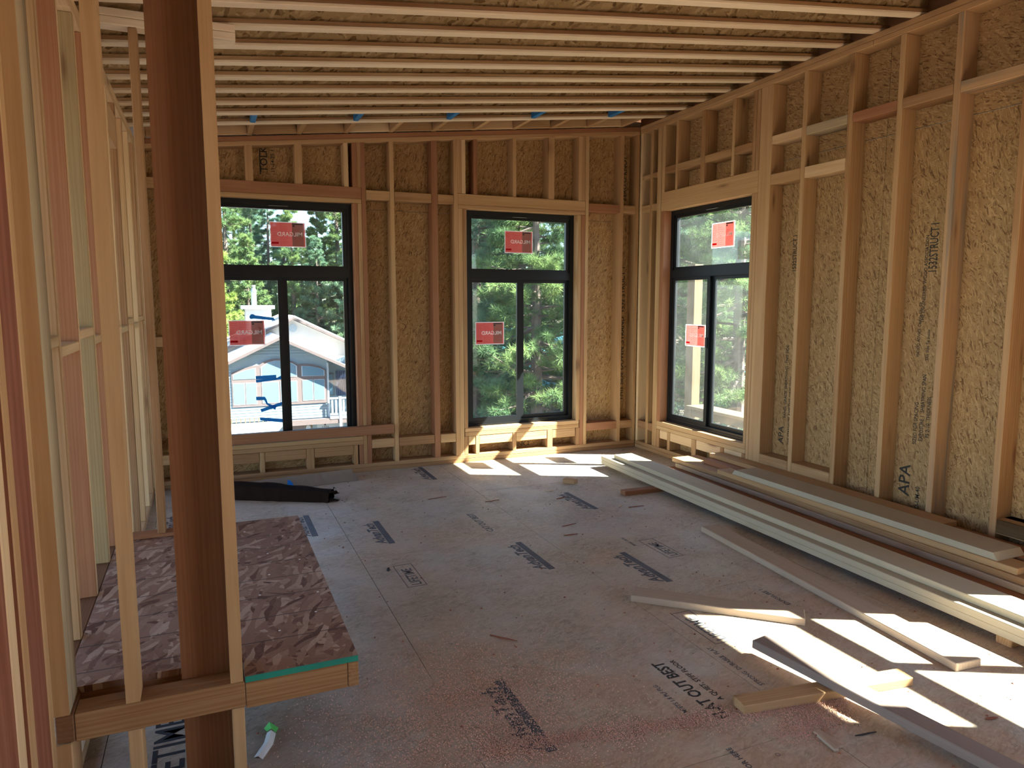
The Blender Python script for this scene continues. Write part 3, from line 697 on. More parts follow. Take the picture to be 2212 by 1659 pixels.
def bevelled_board():
    x0, x1, y0, y1, z0, z1 = -.388, -.153, -4.195, -2.05, .1915, .2295
    v = [(x0, y0, z0), (x1, y0, z0), (x1, y1, z0), (x0, y1, z0), (x0+.002, y0+.028, z1), (x1-.002, y0+.028, z1), (x1-.002, y1-.03, z1), (x0+.002, y1-.03, z1)]
    return MK('wide_board', None, v, BOXF, 'primed', label='wide pale board with slanted cut ends lying on top of the wall pile', cat='board', group=GR)
bevelled_board()
rotboard('short_board', (-.245, -1.50), .012, 3.2, .215, .1533, T, 'red', label='reddish board low against the studs under the narrow wall-side board', cat='board', group=GR)
rotboard('short_board', (-.148, -1.46), .0, 2.24, .138, .1915, .036, 'tan', label='narrow brown board nearest the right wall, on top beside the slant-ended board', cat='board', group=GR)
def sleeper(x0, x1, y, mat, label, rot=0):
    return B('support_block', None, x0, x1, y-.075, y, 0, .038, mat, .003, rot=Matrix.Rotation(rot, 3, 'Z'), label=label, cat='wood block')
sleeper(-1.178, -.08, -1.63, 'red', 'two-by-four support under the far end of the piles, sticking out to the left', -.03)
sleeper(-.83, -.08, -2.80, 'dark', 'dark support block in the shadow under the middle of the piles')
sleeper(-.93, -.08, -4.55, 'fir', 'support block under the near end of the piles by the right edge')
# ---- loose boards on the floor
def fboard(name, a, b, W, z, T, mat, side, lift=0, **kw):
    """board from a to b (one long top edge), width towards side"""
    a, b = Vector((*a, 0)), Vector((*b, 0)); d = b-a; L = math.hypot(d.length, lift)
    me = box_mesh(L, W, T, .003, mat); o = bpy.data.objects.new(name, me); C.objects.link(o)
    X = Vector((d.x, d.y, lift)).normalized(); Y = Vector((-X.y, X.x, 0)).normalized(); Z = X.cross(Y)
    s = 1 if Y.dot(Vector((*side, 0))) > 0 else -1
    c = (a+b)/2+Y*s*W/2+Vector((0, 0, z+lift/2))+Z*T/2
    m = Matrix.Identity(4)
    for i in range(3): m[i][0] = X[i]; m[i][1] = Y[i]; m[i][2] = Z[i]; m[i][3] = c[i]
    o.matrix_world = m
    return tagp(o, **kw)
fboard('loose_board', (-1.177, -2.675), (-1.366, -4.665), .143, 0, .038, 'dusty', (1, 0), label='two-metre dusty board lying on the floor parallel to the near pile', cat='board')
fboard('loose_board', (-2.268, -3.488), (-1.632, -4.076), .125, 0, .038, 'dusty', (1, 1), label='short board lying diagonally across the top corner of the sun patch', cat='board')
fboard('crosswise_block', (-2.437, -4.562), (-1.64, -4.672), .082, 0, .038, 'tan', (0, 1), label='short two-by-four with nail holes, lying under the dark propped board', cat='wood block')
fboard('propped_board', (-1.815, -5.90), (-2.102, -4.225), .089, .0, .038, 'darkdusty', (1, 0), lift=.052, label='dark grey board with one end propped up on a short crosswise block', cat='board')
fboard('offcut_block', (-1.456, -1.107), (-1.390, -1.199), .070, 0, .038, 'tan', (1, 0), label='small offcut block alone on the floor before the sunlit wall', cat='wood block')
o = fboard('stepped_offcut', (-2.284, -4.775), (-2.297, -4.872), .020, 0, .011, 'dusty', (1, 0), label='thin splintered offcut in the sawdust near the bottom edge', cat='offcut')
B('split_strip', o, -2.275, -2.245, -4.862, -4.752, .0, .008, 'dusty', .001)
# ---- cardboard
def sheet(name, rows, mat, **kw):
    """thin folded sheet from rows of points, 4 mm thick"""
    nr, nc = len(rows), len(rows[0]); v = [p for r in rows for p in r]; v += [(p[0], p[1]+.004, p[2]-.003) for p in v]
    k = nr*nc; f = []
    for i in range(nr-1):
        for j in range(nc-1):
            a = i*nc+j; q = (a, a+1, a+nc+1, a+nc); f += [q, tuple(x+k for x in reversed(q))]
    ring = [j for j in range(nc)]+[i*nc+nc-1 for i in range(1, nr)]+[(nr-1)*nc+j for j in range(nc-2, -1, -1)]+[i*nc for i in range(nr-2, 0, -1)]
    for a, b in zip(ring, ring[1:]+ring[:1]): f.append((a, b, b+k, a+k))
    return MK(name, kw.pop('par', None), v, f, mat, **kw)
n = 26
def lerp(a, b, t): return a+(b-a)*t
rows = []
for i, (yo, z) in enumerate(((0, .004), (.03, .028), (.07, .06), (.105, .086))):
    rows.append([(lerp(-4.35, -3.10+(-.035 if i > 1 else 0), j/n), lerp(-.60, -.31, j/n) if False else lerp(-.415, -.30, min(1, max(0, (j/n-.3)/.7)))+yo*(1 if True else 0)+.003*math.sin(j*2.3), z+.002*math.sin(j*1.7+i)) for j in range(n+1)])
cb = sheet('cardboard_sheet', rows, 'card', label='flat brown cardboard sheet with blue tape lying against the back wall plate', cat='cardboard')
sheet('blue_tape_strip', [[(-3.73+.004*i, -.372+.035*i, .012+.026*i) for i in range(3)], [(-3.665, -.372+.0, .014), (-3.668, -.337, .040), (-3.69, -.302, .064)]], 'tape', par=cb, label='blue tape strip')
def folded_box():
    pr = [(0, 0), (.012, .055), (.03, .105), (.10, .118), (.17, .10), (.185, .05), (.18, 0)]
    m_ = 22; v, f = [], []
    for j in range(m_+1):
        t = j/m_; x = lerp(-4.60, -3.46, t); y = lerp(-.30, -.93, t)
        s = 1 if t < .55 else 1-.28*(t-.55)/.45
        dx, dy = .45, .89
        for (u, z) in pr:
            v.append((x+u*dx*s*1.25+.004*math.sin(j*1.9), y+u*dy*s*1.25+.003*math.cos(j*2.7+u*30), max(0.001, z*s+.004*math.sin(j*1.3+u*20) if z > 0 else .001)))
    k = len(pr)
    for j in range(m_):
        for i in range(k-1): f.append((j*k+i, j*k+i+1, (j+1)*k+i+1, (j+1)*k+i))
        f.append((j*k+k-1, j*k, (j+1)*k, (j+1)*k+k-1))
    f.append(tuple(range(k)))
    o = MK('cardboard_box', None, v, f, 'carddark', label='long flattened dark cardboard box with a torn end, on the floor below the left window', cat='cardboard')
    fl_ = []
    for i, (x, y, z, a) in enumerate(((-3.45, -.94, .02, .4), (-3.41, -.87, .05, .9), (-3.40, -.80, .07, 1.3), (-3.46, -.92, .075, .2))):
        u = .07; q = [(x, y, z), (x+u*math.cos(a), y+u*math.sin(a)*.6, z-.012+.01*i), (x+u*math.cos(a)+.02, y+u*math.sin(a)+.03, z-.015), (x+.01, y+.05, z+.012)]
        fl_ += q
    MK('torn_flap', o, fl_+[(p[0], p[1], p[2]-.004) for p in fl_], [tuple(4*i+c for c in r_) for i in range(4) for r_ in ((0, 1, 2, 3),)]+[tuple(16+4*i+c for c in (3, 2, 1, 0)) for i in range(4)]+[(4*i+a, 4*i+b, 16+4*i+b, 16+4*i+a) for i in range(4) for a, b in ((0, 1), (1, 2), (2, 3), (3, 0))], 'carddark')
folded_box()
# ---- scrap of film, splinters, sawdust
sc_ = sheet('plastic_scrap', [[(-4.150, -3.955, .003), (-4.165, -4.02, .006), (-4.205, -4.09, .002)], [(-4.135, -3.962, .014), (-4.150, -4.03, .016), (-4.190, -4.10, .010)], [(-4.120, -3.975, .004), (-4.135, -4.04, .005), (-4.176, -4.112, .002)]], 'paper', label='small crumpled white scrap with a bright green end on the floor by the post', cat='litter')
sheet('green_end', [[(-4.158, -3.925, .004), (-4.150, -3.955, .008)], [(-4.138, -3.918, .022), (-4.134, -3.962, .019)], [(-4.108, -3.945, .006), (-4.120, -3.975, .008)]], 'greenpl', par=sc_, label='bright green end')
def splinter(x, y, L, a, wd, mat, label, grp=None):
    d = (math.cos(a), math.sin(a)); nx = (-d[1], d[0])
    v = []
    for t, ww in ((0, .3), (.3, 1), (.7, .8), (1, .15)):
        for s in (-1, 1):
            for z in (.0005, .0045):
                v.append((x+d[0]*L*t+nx[0]*wd*ww*s/2, y+d[1]*L*t+nx[1]*wd*ww*s/2, z+(.003 if t > .5 else 0)))
    f = []
    for k in range(3):
        b = 4*k; f += [(b, b+1, b+5, b+4), (b+1, b+3, b+7, b+5), (b+3, b+2, b+6, b+7), (b+2, b, b+4, b+6)]
    f += [(0, 2, 3, 1), (12, 13, 15, 14)]
    MK('wood_splinter', None, v, f, mat, label=label, cat='splinter', group=grp or 'loose splinters on the floor')
splinter(-2.02, -2.20, .12, .1, .008, 'chip', 'dark red splinter on the floor left of the long loose board\'s far end')
splinter(-2.10, -2.38, .10, -.2, .012, 'chip', 'short reddish chip below the dark red splinter, mid floor')
splinter(-1.74, -1.55, .10, .2, .010, 'chip', 'small red splinter left of the support block end')
splinter(-1.33, -1.98, .13, -.15, .010, 'chip', 'red splinter just in front of the support block sticking out')
splinter(-1.40, -1.95, .07, .6, .016, 'cardchip', 'pale chip beside the red splinter near the support block')
splinter(-3.10, -3.55, .15, -.9, .008, 'chip', 'long thin splinter on the floor right of the landing corner')
splinter(-3.36, -2.55, .05, 1.3, .02, 'ink', 'dark curled scrap on the floor between landing and boxed lettering')
splinter(-2.70, -1.15, .16, .1, .006, 'chip', 'thin dark splinter on the far floor before the back wall')
splinter(-2.30, -1.40, .12, 0, .008, 'chip', 'thin splinter on the far floor left of the small offcut block')
splinter(-3.80, -4.35, .08, -.6, .012, 'cardchip', 'pale curl of wood in the sawdust below the landing corner')
splinter(-1.60, -4.95, .05, -.3, .014, 'chip', 'tiny red chip on the bright sun patch at right')
splinter(-2.15, -4.83, .09, -.2, .006, 'ink', 'thin dark sliver in the small sun patch left of the propped board')
splinter(-1.72, -1.30, .07, -.3, .014, 'cardchip', 'pale chip just before the small offcut block')
def scatter(name, n_, gen, size, mat, **kw):
    rs = np.random.RandomState(3); V = []; F = []
    for i in range(n_):
        x, y, z = gen(rs); s = size*rs.uniform(.5, 1.5); a = rs.uniform(0, 6.28)
        p = np.array([[s, 0, 0], [-s*.5, s*.5, 0], [-s*.5, -s*.5, 0], [0, 0, s*.7]])
        c_, s_ = math.cos(a), math.sin(a)
        for q in p: V.append((x+q[0]*c_-q[1]*s_, y+q[0]*s_+q[1]*c_, z+q[2]))
        b = 4*i; F += [(b, b+1, b+2), (b, b+1, b+3), (b+1, b+2, b+3), (b+2, b, b+3)]
    me = bpy.data.meshes.new(name); me.from_pydata(V, [], F); me.materials.append(M[mat])
    o = bpy.data.objects.new(name, me); C.objects.link(o); return tagp(o, **kw)
def gdust(rs):
    k = rs.rand()
    if k < .52:
        x = rs.normal(-3.40, .27); y = rs.normal(-4.12, .27)
    elif k < .86:
        t = 1.25*rs.rand()-.25; x = -3.15+t*1.15+rs.normal(0, .025); y = -4.42-t*.22+rs.normal(0, .018+.03*math.sin(t*9)**2); return x, y, .0003+.006*rs.rand()**2
    elif k < .93: x = rs.normal(-2.25, .09); y = rs.normal(-4.72, .035)
    else: x = rs.uniform(-3.6, -1.2); y = rs.uniform(-4.9, -2.0)
    return x, y, .0003+.003*rs.rand()**3
scatter('sawdust', 34000, gdust, .0028, 'dust', label='pinkish sawdust scattered over the near floor', cat='sawdust', kind='stuff')
scatter('wood_crumbs', 420, lambda rs: (rs.uniform(-4.2, -.2), rs.uniform(-5.2, -.1), .0005), .0065, 'chip', label='small dark crumbs and chips strewn over the floor', cat='debris', kind='stuff')
# ================================================================== OUTDOORS
def ground():
    nx, ny = 46, 46; v, f = [], []
    for i in range(nx+1):
        for j in range(ny+1):
            x = -70+160*i/nx; y = -60+170*j/ny
            s = min(1, max(0, (x-3)/9)) * min(1, max(0, (26-y)/14)); s = s*s*(3-2*s)
            h = -5.6+2.6*s + (max(0, y-50)*.12) + .12*math.sin(x*.7)*math.cos(y*.5)
            if -9.5 < x < .5 and -10 < y < .5: h = -3.4
            v.append((x, y, h))
    for i in range(nx):
        for j in range(ny):
            a = i*(ny+1)+j; f.append((a, a+ny+1, a+ny+2, a+1))
    MK('ground', None, v, f, 'ground', smooth=True, kind='structure')
ground()
def gz(x, y):
    s = min(1, max(0, (x-3)/9)) * min(1, max(0, (26-y)/14)); s = s*s*(3-2*s)
    return -5.6+2.6*s+(max(0, y-50)*.12)
# ---- neighbour's house, gable towards the windows
hs = root('neighbour_house', (-.83, 33, -5.55), label='pale sided two-storey house with arched window group seen through the left window', cat='house')
HY = 33
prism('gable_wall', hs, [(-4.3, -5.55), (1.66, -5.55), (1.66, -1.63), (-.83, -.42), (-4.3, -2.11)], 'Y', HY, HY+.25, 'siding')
sb = []
z = -4.72
while z < -.55:
    # clear of the window group and inside the gable
    xr = min(1.66, -.83+(-.42-z)/.486 - .02); xl = max(-4.3, -.83-(-.42-z)/.486+.02)
    segs = [(xl, xr)]
    if z > -3.95 and z < -1.45: segs = [(xl, -3.25), (1.60, xr)]
    for a, b in segs:
        if b-a > .05: sb.append((a, b, HY-.03, HY, z, z+.13))
    z += .155
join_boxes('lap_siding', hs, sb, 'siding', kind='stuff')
B('corner_board', hs, 1.60, 1.70, HY-.05, HY, -4.74, -1.75, 'housewhite', 0)
# arched brown surround
def arch(x0, x1, zs, rise, n=10):
    return [(x0+(x1-x0)*k/n, zs+rise*math.sin(math.pi*(k/n))**.8) for k in range(n+1)]
sur = [(-3.25, -3.92), (-3.25, -2.12), (-2.75, -1.92), (-2.25, -1.78), (-1.90, -1.76), (-1.6, -1.56), (-1.2, -1.44), (-.85, -1.42), (-.5, -1.47), (-.15, -1.62), (.10, -1.77), (.45, -1.75), (.85, -1.80), (1.25, -1.92), (1.56, -2.10), (1.56, -3.92)]
prism('window_surround', hs, sur, 'Y', HY-.07, HY-.005, 'brownband')
for k, pts in enumerate(([(-3.18, -2.46), (-3.18, -2.20), (-2.6, -1.99), (-2.04, -1.88), (-2.04, -2.46)], [(-1.80, -2.44), (-1.80, -1.85), (-1.45, -1.62), (-1.04, -1.53), (-.5, -1.58), (-.15, -1.72), (.04, -1.86), (.04, -2.42)],
         [(.27, -2.42), (.27, -1.86), (.8, -1.90), (1.2, -2.0), (1.47, -2.14), (1.47, -2.44)], [(-3.20, -3.80), (-3.20, -2.65), (-2.61, -2.65), (-2.61, -3.80)], [(-2.57, -3.80), (-2.57, -2.65), (-2.03, -2.65), (-2.03, -3.80)],
         [(-1.77, -3.78), (-1.77, -2.64), (-.9, -2.64), (-.9, -3.78)], [(-.84, -3.78), (-.84, -2.64), (.03, -2.64), (.03, -3.78)], [(.29, -3.75), (.29, -2.62), (.85, -2.62), (.85, -3.75)], [(.89, -3.75), (.89, -2.62), (1.46, -2.62), (1.46, -3.75)])):
    fm = prism('house_window', hs, pts, 'Y', HY-.085, HY-.071, 'housewhite')
    cx = sum(p[0] for p in pts)/len(pts); cz = sum(p[1] for p in pts)/len(pts)
    prism('pane', fm, [(cx+(p[0]-cx)*.93, cz+(p[1]-cz)*.95) for p in pts], 'Y', HY-.090, HY-.086, 'hglass')
# front roof with rake boards
def roofpl(nm, ridge, eave, y0, y1, mat, th=.14):
    (xr, zr), (xe, ze) = ridge, eave
    v = [(xr, y0, zr), (xe, y0, ze), (xe, y1, ze), (xr, y1, zr), (xr, y0, zr+th), (xe, y0, ze+th), (xe, y1, ze+th), (xr, y1, zr+th)]
    return MK(nm, hs, v, BOXF, mat)
roofpl('roof', (-.83, -.38), (2.95, -2.17), HY-.55, HY+7, 'roofpale'); roofpl('roof', (-.83, -.38), (-4.9, -2.31), HY-.55, HY+7, 'roofpale')
roofpl('rake_board', (-.83, -.42), (2.86, -2.18), HY-.60, HY-.555, 'brownband', .16); roofpl('rake_board', (-.83, -.42), (-4.9, -2.36), HY-.60, HY-.555, 'brownband', .16)
# rear taller gable
prism('rear_gable', hs, [(-3.4, -3.5), (4.2, -3.5), (4.2, -1.30), (.38, .52), (-3.4, -1.2)], 'Y', HY+5.2, HY+5.4, 'sidingwhite')
roofpl('rear_roof', (.38*1.13+.1, .60*1.0), (4.9, -1.55), HY+4.8, HY+13, 'roofpale'); roofpl('rear_roof', (.48, .60), (-4.2, -1.50), HY+4.8, HY+13, 'roofpale')
roofpl('rear_rake_board', (.48, .50), (4.8, -1.60), HY+4.72, HY+4.79, 'brownband', .16); roofpl('rear_rake_board', (.48, .50), (-4.2, -1.6), HY+4.72, HY+4.79, 'brownband', .16)
def disc(nm, par, cx, cz, r, y0, y1, mat, n_=20): return prism(nm, par, [(cx+r*math.cos(6.2832*k/n_), cz+r*math.sin(6.2832*k/n_)) for k in range(n_)], 'Y', y0, y1, mat)
disc('round_vent', hs, .46, -.02, .24, HY+5.1, HY+5.19, 'housewhite')
B('chimney_chase', hs, -2.15, -.7, HY+5.6, HY+7.0, -.8, 1.12, 'sidingwhite', 0); B('chimney_cap', hs, -2.40, -.5, HY+5.4, HY+7.2, 1.12, 1.34, 'metal', 0)
def cyl(nm, par, x, y, z0, z1, r0, r1, mat, n_=12, **kw):
    v = [(x+r*math.cos(6.2832*k/n_), y+r*math.sin(6.2832*k/n_), z) for z, r in ((z0, r0), (z1, r1)) for k in range(n_)]
    f = [(k, (k+1) % n_, (k+1) % n_+n_, k+n_) for k in range(n_)]+[tuple(range(n_))[::-1], tuple(range(n_, 2*n_))]
    return MK(nm, par, v, f, mat, **kw)
fp = cyl('flue_pipe', hs, -1.62, HY+6.2, 1.34, 2.15, .16, .16, 'metal'); cyl('flue_cap', fp, -1.62, HY+6.2, 2.16, 2.4, .20, .09, 'metal'); cyl('flue_cap', fp, -1.62, HY+6.2, 2.42, 2.55, .11, .13, 'metal')
cyl('vent_pipe', hs, -.12, HY+5.0, .3, 1.65, .05, .05, 'housewhite')
# recess, balcony, lower storey
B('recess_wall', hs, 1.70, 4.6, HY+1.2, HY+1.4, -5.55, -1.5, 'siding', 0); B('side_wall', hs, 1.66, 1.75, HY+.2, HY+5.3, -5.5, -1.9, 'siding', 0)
dr = B('balcony_window', hs, 1.78, 2.16, HY+1.12, HY+1.19, -3.7, -2.45, 'brownband', 0); B('pane', dr, 1.83, 2.11, HY+1.10, HY+1.115, -3.65, -2.5, 'hglass', 0)
join_boxes('slatted_door', hs, [(2.28+.11*k, 2.37+.11*k, HY+1.10, HY+1.19, -3.72, -2.32) for k in range(14)], 'bluedoor')
B('balcony_floor', hs, 1.68, 4.6, HY-.3, HY+1.2, -4.82, -4.66, 'housewhite', 0)
B('railing_cap', hs, 1.68, 4.6, HY-.30, HY-.20, -3.72, -3.64, 'housewhite', 0); B('railing_rail', hs, 1.68, 4.6, HY-.28, HY-.22, -4.60, -4.52, 'housewhite', 0)
for k in range(14): B('baluster', hs, 1.76+.205*k, 1.86+.205*k, HY-.27, HY-.23, -4.53, -3.72, 'housewhite', 0)
for x in (2.17, 4.4): B('balcony_post', hs, x, x+.14, HY-.32, HY-.18, -5.6, -3.6, 'housewhite', 0)
B('soffit_band', hs, -.5, 4.6, HY-.28, HY-.04, -5.06, -4.77, 'brownband', 0)
B('lower_wall', hs, 1.0, 4.6, HY-.02, HY-.001, -5.6, -5.07, 'housewhite', 0)
text('house_number', hs, '1222', .20, (1.24, HY-.025, -5.36), (1, 0, 0), (0, 0, 1), 'ink', .004)
text('house_number', hs, '5683', .20, (-.30, HY-.025, -5.30), (1, 0, 0), (0, 0, 1), 'ink', .004)
B('porch_lamp', hs, 1.38, 1.46, HY-.09, HY-.025, -5.17, -5.10, 'ink', 0)
B('garage_door', hs, -.4, .33, HY-.03, HY-.002, -5.6, -5.1, 'brownband', 0)
eg = B('entry_door', hs, .36, .74, HY-.04, HY-.001, -5.6, -5.08, 'deckwood', 0); disc('door_glass', eg, .53, -5.24, .13, HY-.055, HY-.041, 'housewhite')
B('garage_window', hs, 2.45, 2.9, HY-.04, HY-.021, -5.5, -5.15, 'hglass', 0)
# low bay roof with pickets, left of the house front
bay = root('bay_roof', (-3.0, 31.6, -5.5), label='low white hipped bay roof with a picket rail at the lower left of the left window', cat='roof')
v = [(-5.2, 30.9, -5.0), (-1.15, 30.9, -5.0), (-1.35, 32.6, -4.72), (-5.2, 32.6, -4.72), (-5.2, 30.9, -5.14), (-1.10, 30.9, -5.14), (-1.2, 32.6, -5.14), (-5.2, 32.6, -5.14)]
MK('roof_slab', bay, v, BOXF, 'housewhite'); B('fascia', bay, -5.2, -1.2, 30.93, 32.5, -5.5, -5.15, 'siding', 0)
for k in range(16): B('picket', bay, -4.9+.22*k, -4.85+.22*k, 32.62, 32.66, -5.0, -4.42, 'deckwood', 0)
B('picket_rail', bay, -5.0, -1.5, 32.61, 32.67, -4.46, -4.40, 'housewhite', 0)
# ---- second house, teal roof, behind the pines
th = root('teal_roofed_house', (10, 26, -5), label='brown house with a teal metal roof half hidden behind the pines in the middle window', cat='house')
def slab(nm, par, pts, th_, mat):
    v = list(pts)+[(p[0], p[1], p[2]-th_) for p in pts]
    return MK(nm, par, v, BOXF, mat)
slab('roof_slope', th, [(7.5, 23.4, -2.15), (15.5, 23.4, -2.15-.6), (15.5, 28.5, .1), (9.4, 28.5, .25)], .12, 'teal')
for k in range(16): slab('roof_seam', th, [(7.7+.5*k, 23.4, -2.12-.04*k), (7.74+.5*k, 23.4, -2.12-.04*k), (9.6+.4*k, 28.5, .28), (9.56+.4*k, 28.5, .28)], .05, 'teal')
B('house_wall', th, 7.9, 15, 24.1, 24.3, -5.5, -2.2, 'wallbrown', 0)
for x in (7.85, 8.1, 9.9): B('porch_post', th, x, x+.10, 23.7, 23.8, -5.5, -2.35, 'housewhite', 0)
slab('gable_trim', th, [(8.4, 23.2, -2.5), (8.9, 23.2, -3.0), (8.9, 23.5, -3.1), (8.4, 23.5, -2.6)], .35, 'ink')
B('house_window', th, 9.1, 9.8, 24.04, 24.09, -4.2, -3.0, 'hglass', 0)
# ---- small deck outside the right-hand window
dk = root('outside_deck', (2.2, .9, -.9), label='new timber deck railing with a tall post outside the right-hand window', cat='deck')
B('deck_post', dk, 1.95, 2.09, 1.58, 1.74, -3.3, 2.1, 'deckwood', .004)
B('rail_cap', dk, 1.85, 2.15, -.6, 1.57, .10, .14, 'deckwood', .004); B('rail_beam', dk, 1.95, 2.05, -.6, 1.57, -.02, .095, 'deckwood', .004)
for y in (.68, -.5): B('rail_post', dk, 1.95, 2.04, y, y+.09, -.85, -.025, 'deckwood', .004)
B('deck_board', dk, .9, 2.3, -1.2, 1.9, -.95, -.90, 'deckwood', .004)
def rock():
    bm = bmesh.new(); bmesh.ops.create_icosphere(bm, subdivisions=3, radius=1)
    for q in bm.verts:
        n_ = q.co.copy(); q.co *= 1+.18*math.sin(n_.x*3.1+n_.z*2)+.12*math.sin(n_.y*5+n_.x*2)
    me = bpy.data.meshes.new('boulder'); bm.to_mesh(me); bm.free(); me.materials.append(M['teal'])
    o = bpy.data.objects.new('tarped_mound', me); C.objects.link(o); o.location = (12.2, 12.2, -2.3); o.scale = (1.1, 1.0, 1.3)
    tagp(o, 'pale teal tarp-covered mound beyond the deck railing, right-hand window', 'mound')
rock()
# ---- pines
def pine_mesh(h, base, cr, nbr, tpb, nb, bl, bw, seed, droop=.15):
    rs = np.random.RandomState(seed)
    tv, tf = [], []
    K = 9
    lean = rs.uniform(-.02, .02, 2)
    R0 = h*.014+.05
    def addtube(p0, p1, r0, r1, n_=5):
        p0, p1 = np.array(p0, float), np.array(p1, float); d = p1-p0; d /= np.linalg.norm(d)+1e-9
        a = np.cross(d, [0.3, .2, 1] if abs(d[2]) < .9 else [1, 0, 0]); a /= np.linalg.norm(a); b = np.cross(d, a)
        k = len(tv)
        for p, r in ((p0, r0), (p1, r1)):
            for i in range(n_):
                t = 6.2832*i/n_; tv.append(tuple(p+r*(math.cos(t)*a+math.sin(t)*b)))
        for i in range(n_): tf.append((k+i, k+(i+1) % n_, k+n_+(i+1) % n_, k+n_+i))
    for i in range(K):
        a, b = i/K, (i+1)/K
        addtube((lean[0]*h*a, lean[1]*h*a, h*a-.2), (lean[0]*h*b, lean[1]*h*b, h*b), R0*(1-a)**.8+.01, R0*(1-b)**.8+.01, 9)
    NV = []
    for i in range(nbr):
        t = base+(1-base)*((i+rs.rand())/nbr)
        z = h*t; az = rs.uniform(0, 6.2832)
        L = cr*(1-((t-base)/(1-base))**1.3*.88)*rs.uniform(.55, 1.1)
        d = np.array([math.cos(az), math.sin(az), rs.uniform(-.25, .35)-droop]); d /= np.linalg.norm(d)
        p0 = np.array([lean[0]*z, lean[1]*z, z]); p1 = p0+d*L*.5; p2 = p1+(d+np.array([0, 0, .28]))*L*.5
        addtube(p0, p1, .018*L+.01, .012*L+.006, 4); addtube(p1, p2, .012*L+.006, .004, 4)
        for k in range(tpb):
            s = rs.uniform(.25, 1)**.7
            q = p0+(p1-p0)*min(1, s*2) if s < .5 else p1+(p2-p1)*(s-.5)*2
            side = rs.normal(0, 1, 3); side[2] = side[2]*.45+.2
            q = q+side*L*.16*(1.2-s)
            NV.append((q, d+np.array([0, 0, .5])+rs.normal(0, .3, 3)))
    Q = np.array([n_[0] for n_ in NV]); Dv = np.array([n_[1] for n_ in NV]); Dv /= np.linalg.norm(Dv, axis=1)[:, None]
    m_ = len(Q)
    dirs = rs.normal(0, 1, (m_, nb, 3)); dirs /= np.linalg.norm(dirs, axis=2)[:, :, None]
    dirs = dirs+Dv[:, None, :]*.75; dirs /= np.linalg.norm(dirs, axis=2)[:, :, None]
    side = np.cross(dirs, rs.normal(0, 1, (m_, nb, 3))); side /= np.linalg.norm(side, axis=2)[:, :, None]+1e-9
    ln = bl*rs.uniform(.7, 1.15, (m_, nb, 1)); b0 = Q[:, None, :]+dirs*ln*.08
    v = np.stack([b0-side*bw*.5, b0+side*bw*.5, Q[:, None, :]+dirs*ln], 2).reshape(-1, 3)
    nf = m_*nb
    me = bpy.data.meshes.new('needles'); me.vertices.add(len(v)); me.vertices.foreach_set('co', v.astype(np.float32).ravel())
    me.loops.add(nf*3); me.loops.foreach_set('vertex_index', np.arange(nf*3, dtype=np.int32)); me.polygons.add(nf)
    me.polygons.foreach_set('loop_start', np.arange(0, nf*3, 3, dtype=np.int32)); me.update(calc_edges=True)
    mt = bpy.data.meshes.new('trunk'); mt.from_pydata(tv, [], tf); mt.materials.append(M['bark'])
    return me, mt
NEAR = [pine_mesh(13, .12, 3.0, 160, 22, 34, .25, .0135, 1), pine_mesh(15, .10, 3.3, 170, 22, 32, .26, .014, 2)]
FAR = [pine_mesh(20, .10, 3.6, 160, 24, 13, .40, .042, 5), pine_mesh(24, .08, 4.0, 170, 24, 13, .44, .045, 6), pine_mesh(18, .15, 3.8, 150, 26, 13, .36, .055, 8, .0)]
MESHES = {}
def tree(kind, idx, x, y, s, rot, needle, label, name='pine_tree', grp=None):
    me, mt = (NEAR if kind == 'n' else FAR)[idx]
    key = (kind, idx, needle)
    if key not in MESHES:
        m2 = me if not any(k[:2] == key[:2] for k in MESHES) else me.copy()
        m2.materials.clear(); m2.materials.append(M[needle]); MESHES[key] = m2
    r = root(name, (x, y, gz(x, y)), label=label, cat='tree', group=grp)
    r.rotation_euler = (0, 0, rot); r.scale = (s, s, s)
    for nm, d, kd in (('trunk', mt, None), ('needles', MESHES[key], 'stuff')):
        o = bpy.data.objects.new(nm, d); C.objects.link(o); o.parent = r; tagp(o, kind=kd)
GM = 'pines close outside the middle window'; GRR = 'pines beyond the right-hand window'; GLF = 'trees behind the pale house'
tree('n', 0, 4.46, 12.0, 1.0, .3, 'needle', 'pine with a straight trunk in the right sash of the middle window', grp=GM)
tree('n', 1, 3.15, 14.0, .95, 1.7, 'needle2', 'pine with bare lower twigs at the left edge of the middle window', grp=GM)
tree('n', 1, 6.3, 17.0, 1.05, 4.0, 'needle', 'pine behind and right of the straight-trunked one, middle window', grp=GM)
tree('n', 0, 4.2, 19.5, 1.15, 2.1, 'needle2', 'bluish pine filling the gap between the two close trunks, middle window', grp=GM)
tree('n', 1, 8.7, 21.0, 1.0, 5.0, 'needle', 'pine before the teal roof at the right side of the middle window', grp=GM)
for k, (x, y, s, a, c) in enumerate(((7.5, 33, .85, 1, 0), (10.5, 36, .9, 2, 1), (14.5, 38, .9, 3, 2), (17.5, 33, .8, 4, 0), (12.5, 47, 1.0, 5, 1), (19, 48, 1.1, 6, 1), (24, 45, 1.0, .5, 0))):
    tree('f', c, x, y, s, a, ('needle', 'needle2')[k % 2], 'tall forest pine in the dense screen far behind the close pines', grp='tall pines closing the middle window view')
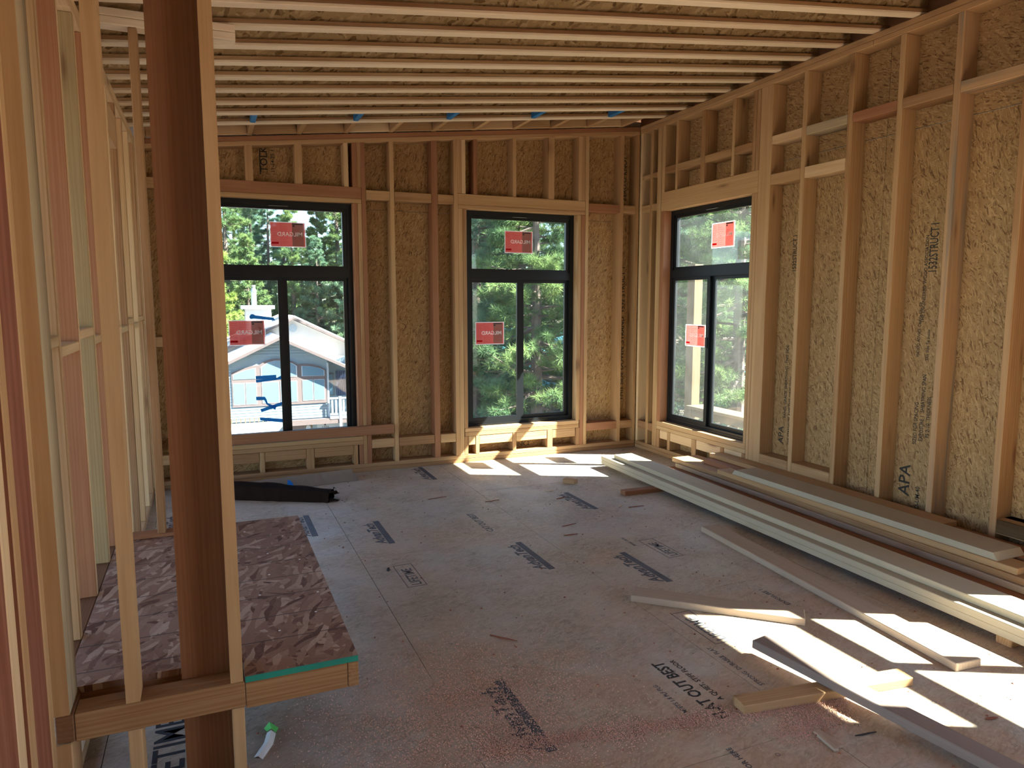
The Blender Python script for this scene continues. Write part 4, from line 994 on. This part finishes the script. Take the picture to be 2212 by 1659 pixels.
for k, (x, y, s, a, c, lb) in enumerate(((9.35, 9.2, .95, 1, 0, 'stout pine directly behind the deck rail, right-hand window'), (8.3, 12.2, 1.0, 2.5, 1, 'pine seen behind the tall deck post, right-hand window'), (11.2, 10.6, 1.0, 4, 0, 'pine at the right edge of the right-hand window'),
        (11.0, 14.8, 1.1, 5.5, 1, 'taller pine further back between the two nearer ones, right-hand window'), (14.5, 15.2, 1.1, .8, 0, 'bluish pine far back on the right side, right-hand window'), (13.5, 19.0, 1.2, 3.0, 1, 'pale pine furthest back through the right-hand window'))):
    tree('n', c, x, y, s, a, ('needle', 'needle2', 'needle')[k % 3], lb, grp=GRR)
for k, (x, y, s, a, c) in enumerate(((19, 24, .8, 1, 0), (23, 27, .9, 2, 1), (27, 24, .9, 3, 2), (17, 20.5, .8, 4, 2), (30, 32, 1.1, 5, 1), (22, 19, .8, 5, 0))):
    tree('f', c, x, y, s, a, ('needle2', 'needle')[k % 2], 'tall forest pine in the dense screen beyond the right-hand window trees', grp='tall pines closing the right-hand window view')
lbl = ['yellow-green leafy tree at the left edge of the left window', 'slim dark conifer left of the sky gap above the chimney, left window', 'pale pine with light branches right of the upper label, left window', 'broad pine at the right edge of the left window',
       'pine directly behind the chimney of the pale house', 'pine behind the peak of the rear gable', 'blue-green pine just left of the rear gable, behind the roof', 'pine behind the right slope of the rear roof']
for k, (x, y, s, a, c, mt_) in enumerate(((-4.3, 47, .82, 1, 2, 'needle3'), (-.6, 56, .82, 2, 0, 'needle2'), (4.2, 52, .80, 3, 2, 'needle'), (7.6, 50, .86, 4, 1, 'needle'), (-1.6, 49, .66, 5, 2, 'needle'), (1.9, 50, .74, 6, 0, 'needle'), (.3, 54, .66, 7, 1, 'needle2'), (5.8, 47, .66, 8, 0, 'needle2'))):
    tree('f', c, x, y, s, a, mt_, lbl[k], 'leafy_tree' if k == 0 else 'pine_tree', grp=GLF)
for k, (x, y, s_, c) in enumerate(((-2.9, 53, .80, 1), (2.2, 58, .74, 2), (6.2, 55, .86, 1), (9.8, 52, .9, 0), (-1.9, 60, .88, 0), (3.4, 49, .66, 2), (7.4, 46, .62, 1))):
    tree('f', c, x, y, s_, k*1.3, ('needle', 'needle2')[k % 2], 'forest pine in the dense middle row behind the pale house', grp='middle row of pines behind the pale house')
for k in range(12):
    x = -10+2.4*k; tree('f', k % 3, x, 62+3*math.sin(k*2.3), .62+.05*math.sin(k*1.7), k, ('needle2', 'needle')[k % 2], 'distant forest pine in the far row behind the pale house', grp='far row of pines behind the pale house')
for k, (x, y) in enumerate(((-9, 42), (-13, 46), (-8.5, 50), (-15, 36))):
    tree('f', k % 3, x, y, .8, k, 'needle', 'pine standing left of the pale house, hidden by the wooden post', grp='pines left of the pale house')
cyl('utility_pole', None, 4.05, 24.0, -5.4, 1.4, .13, .10, 'metal', label='thin pale utility pole at the left edge of the middle window', cat='pole')
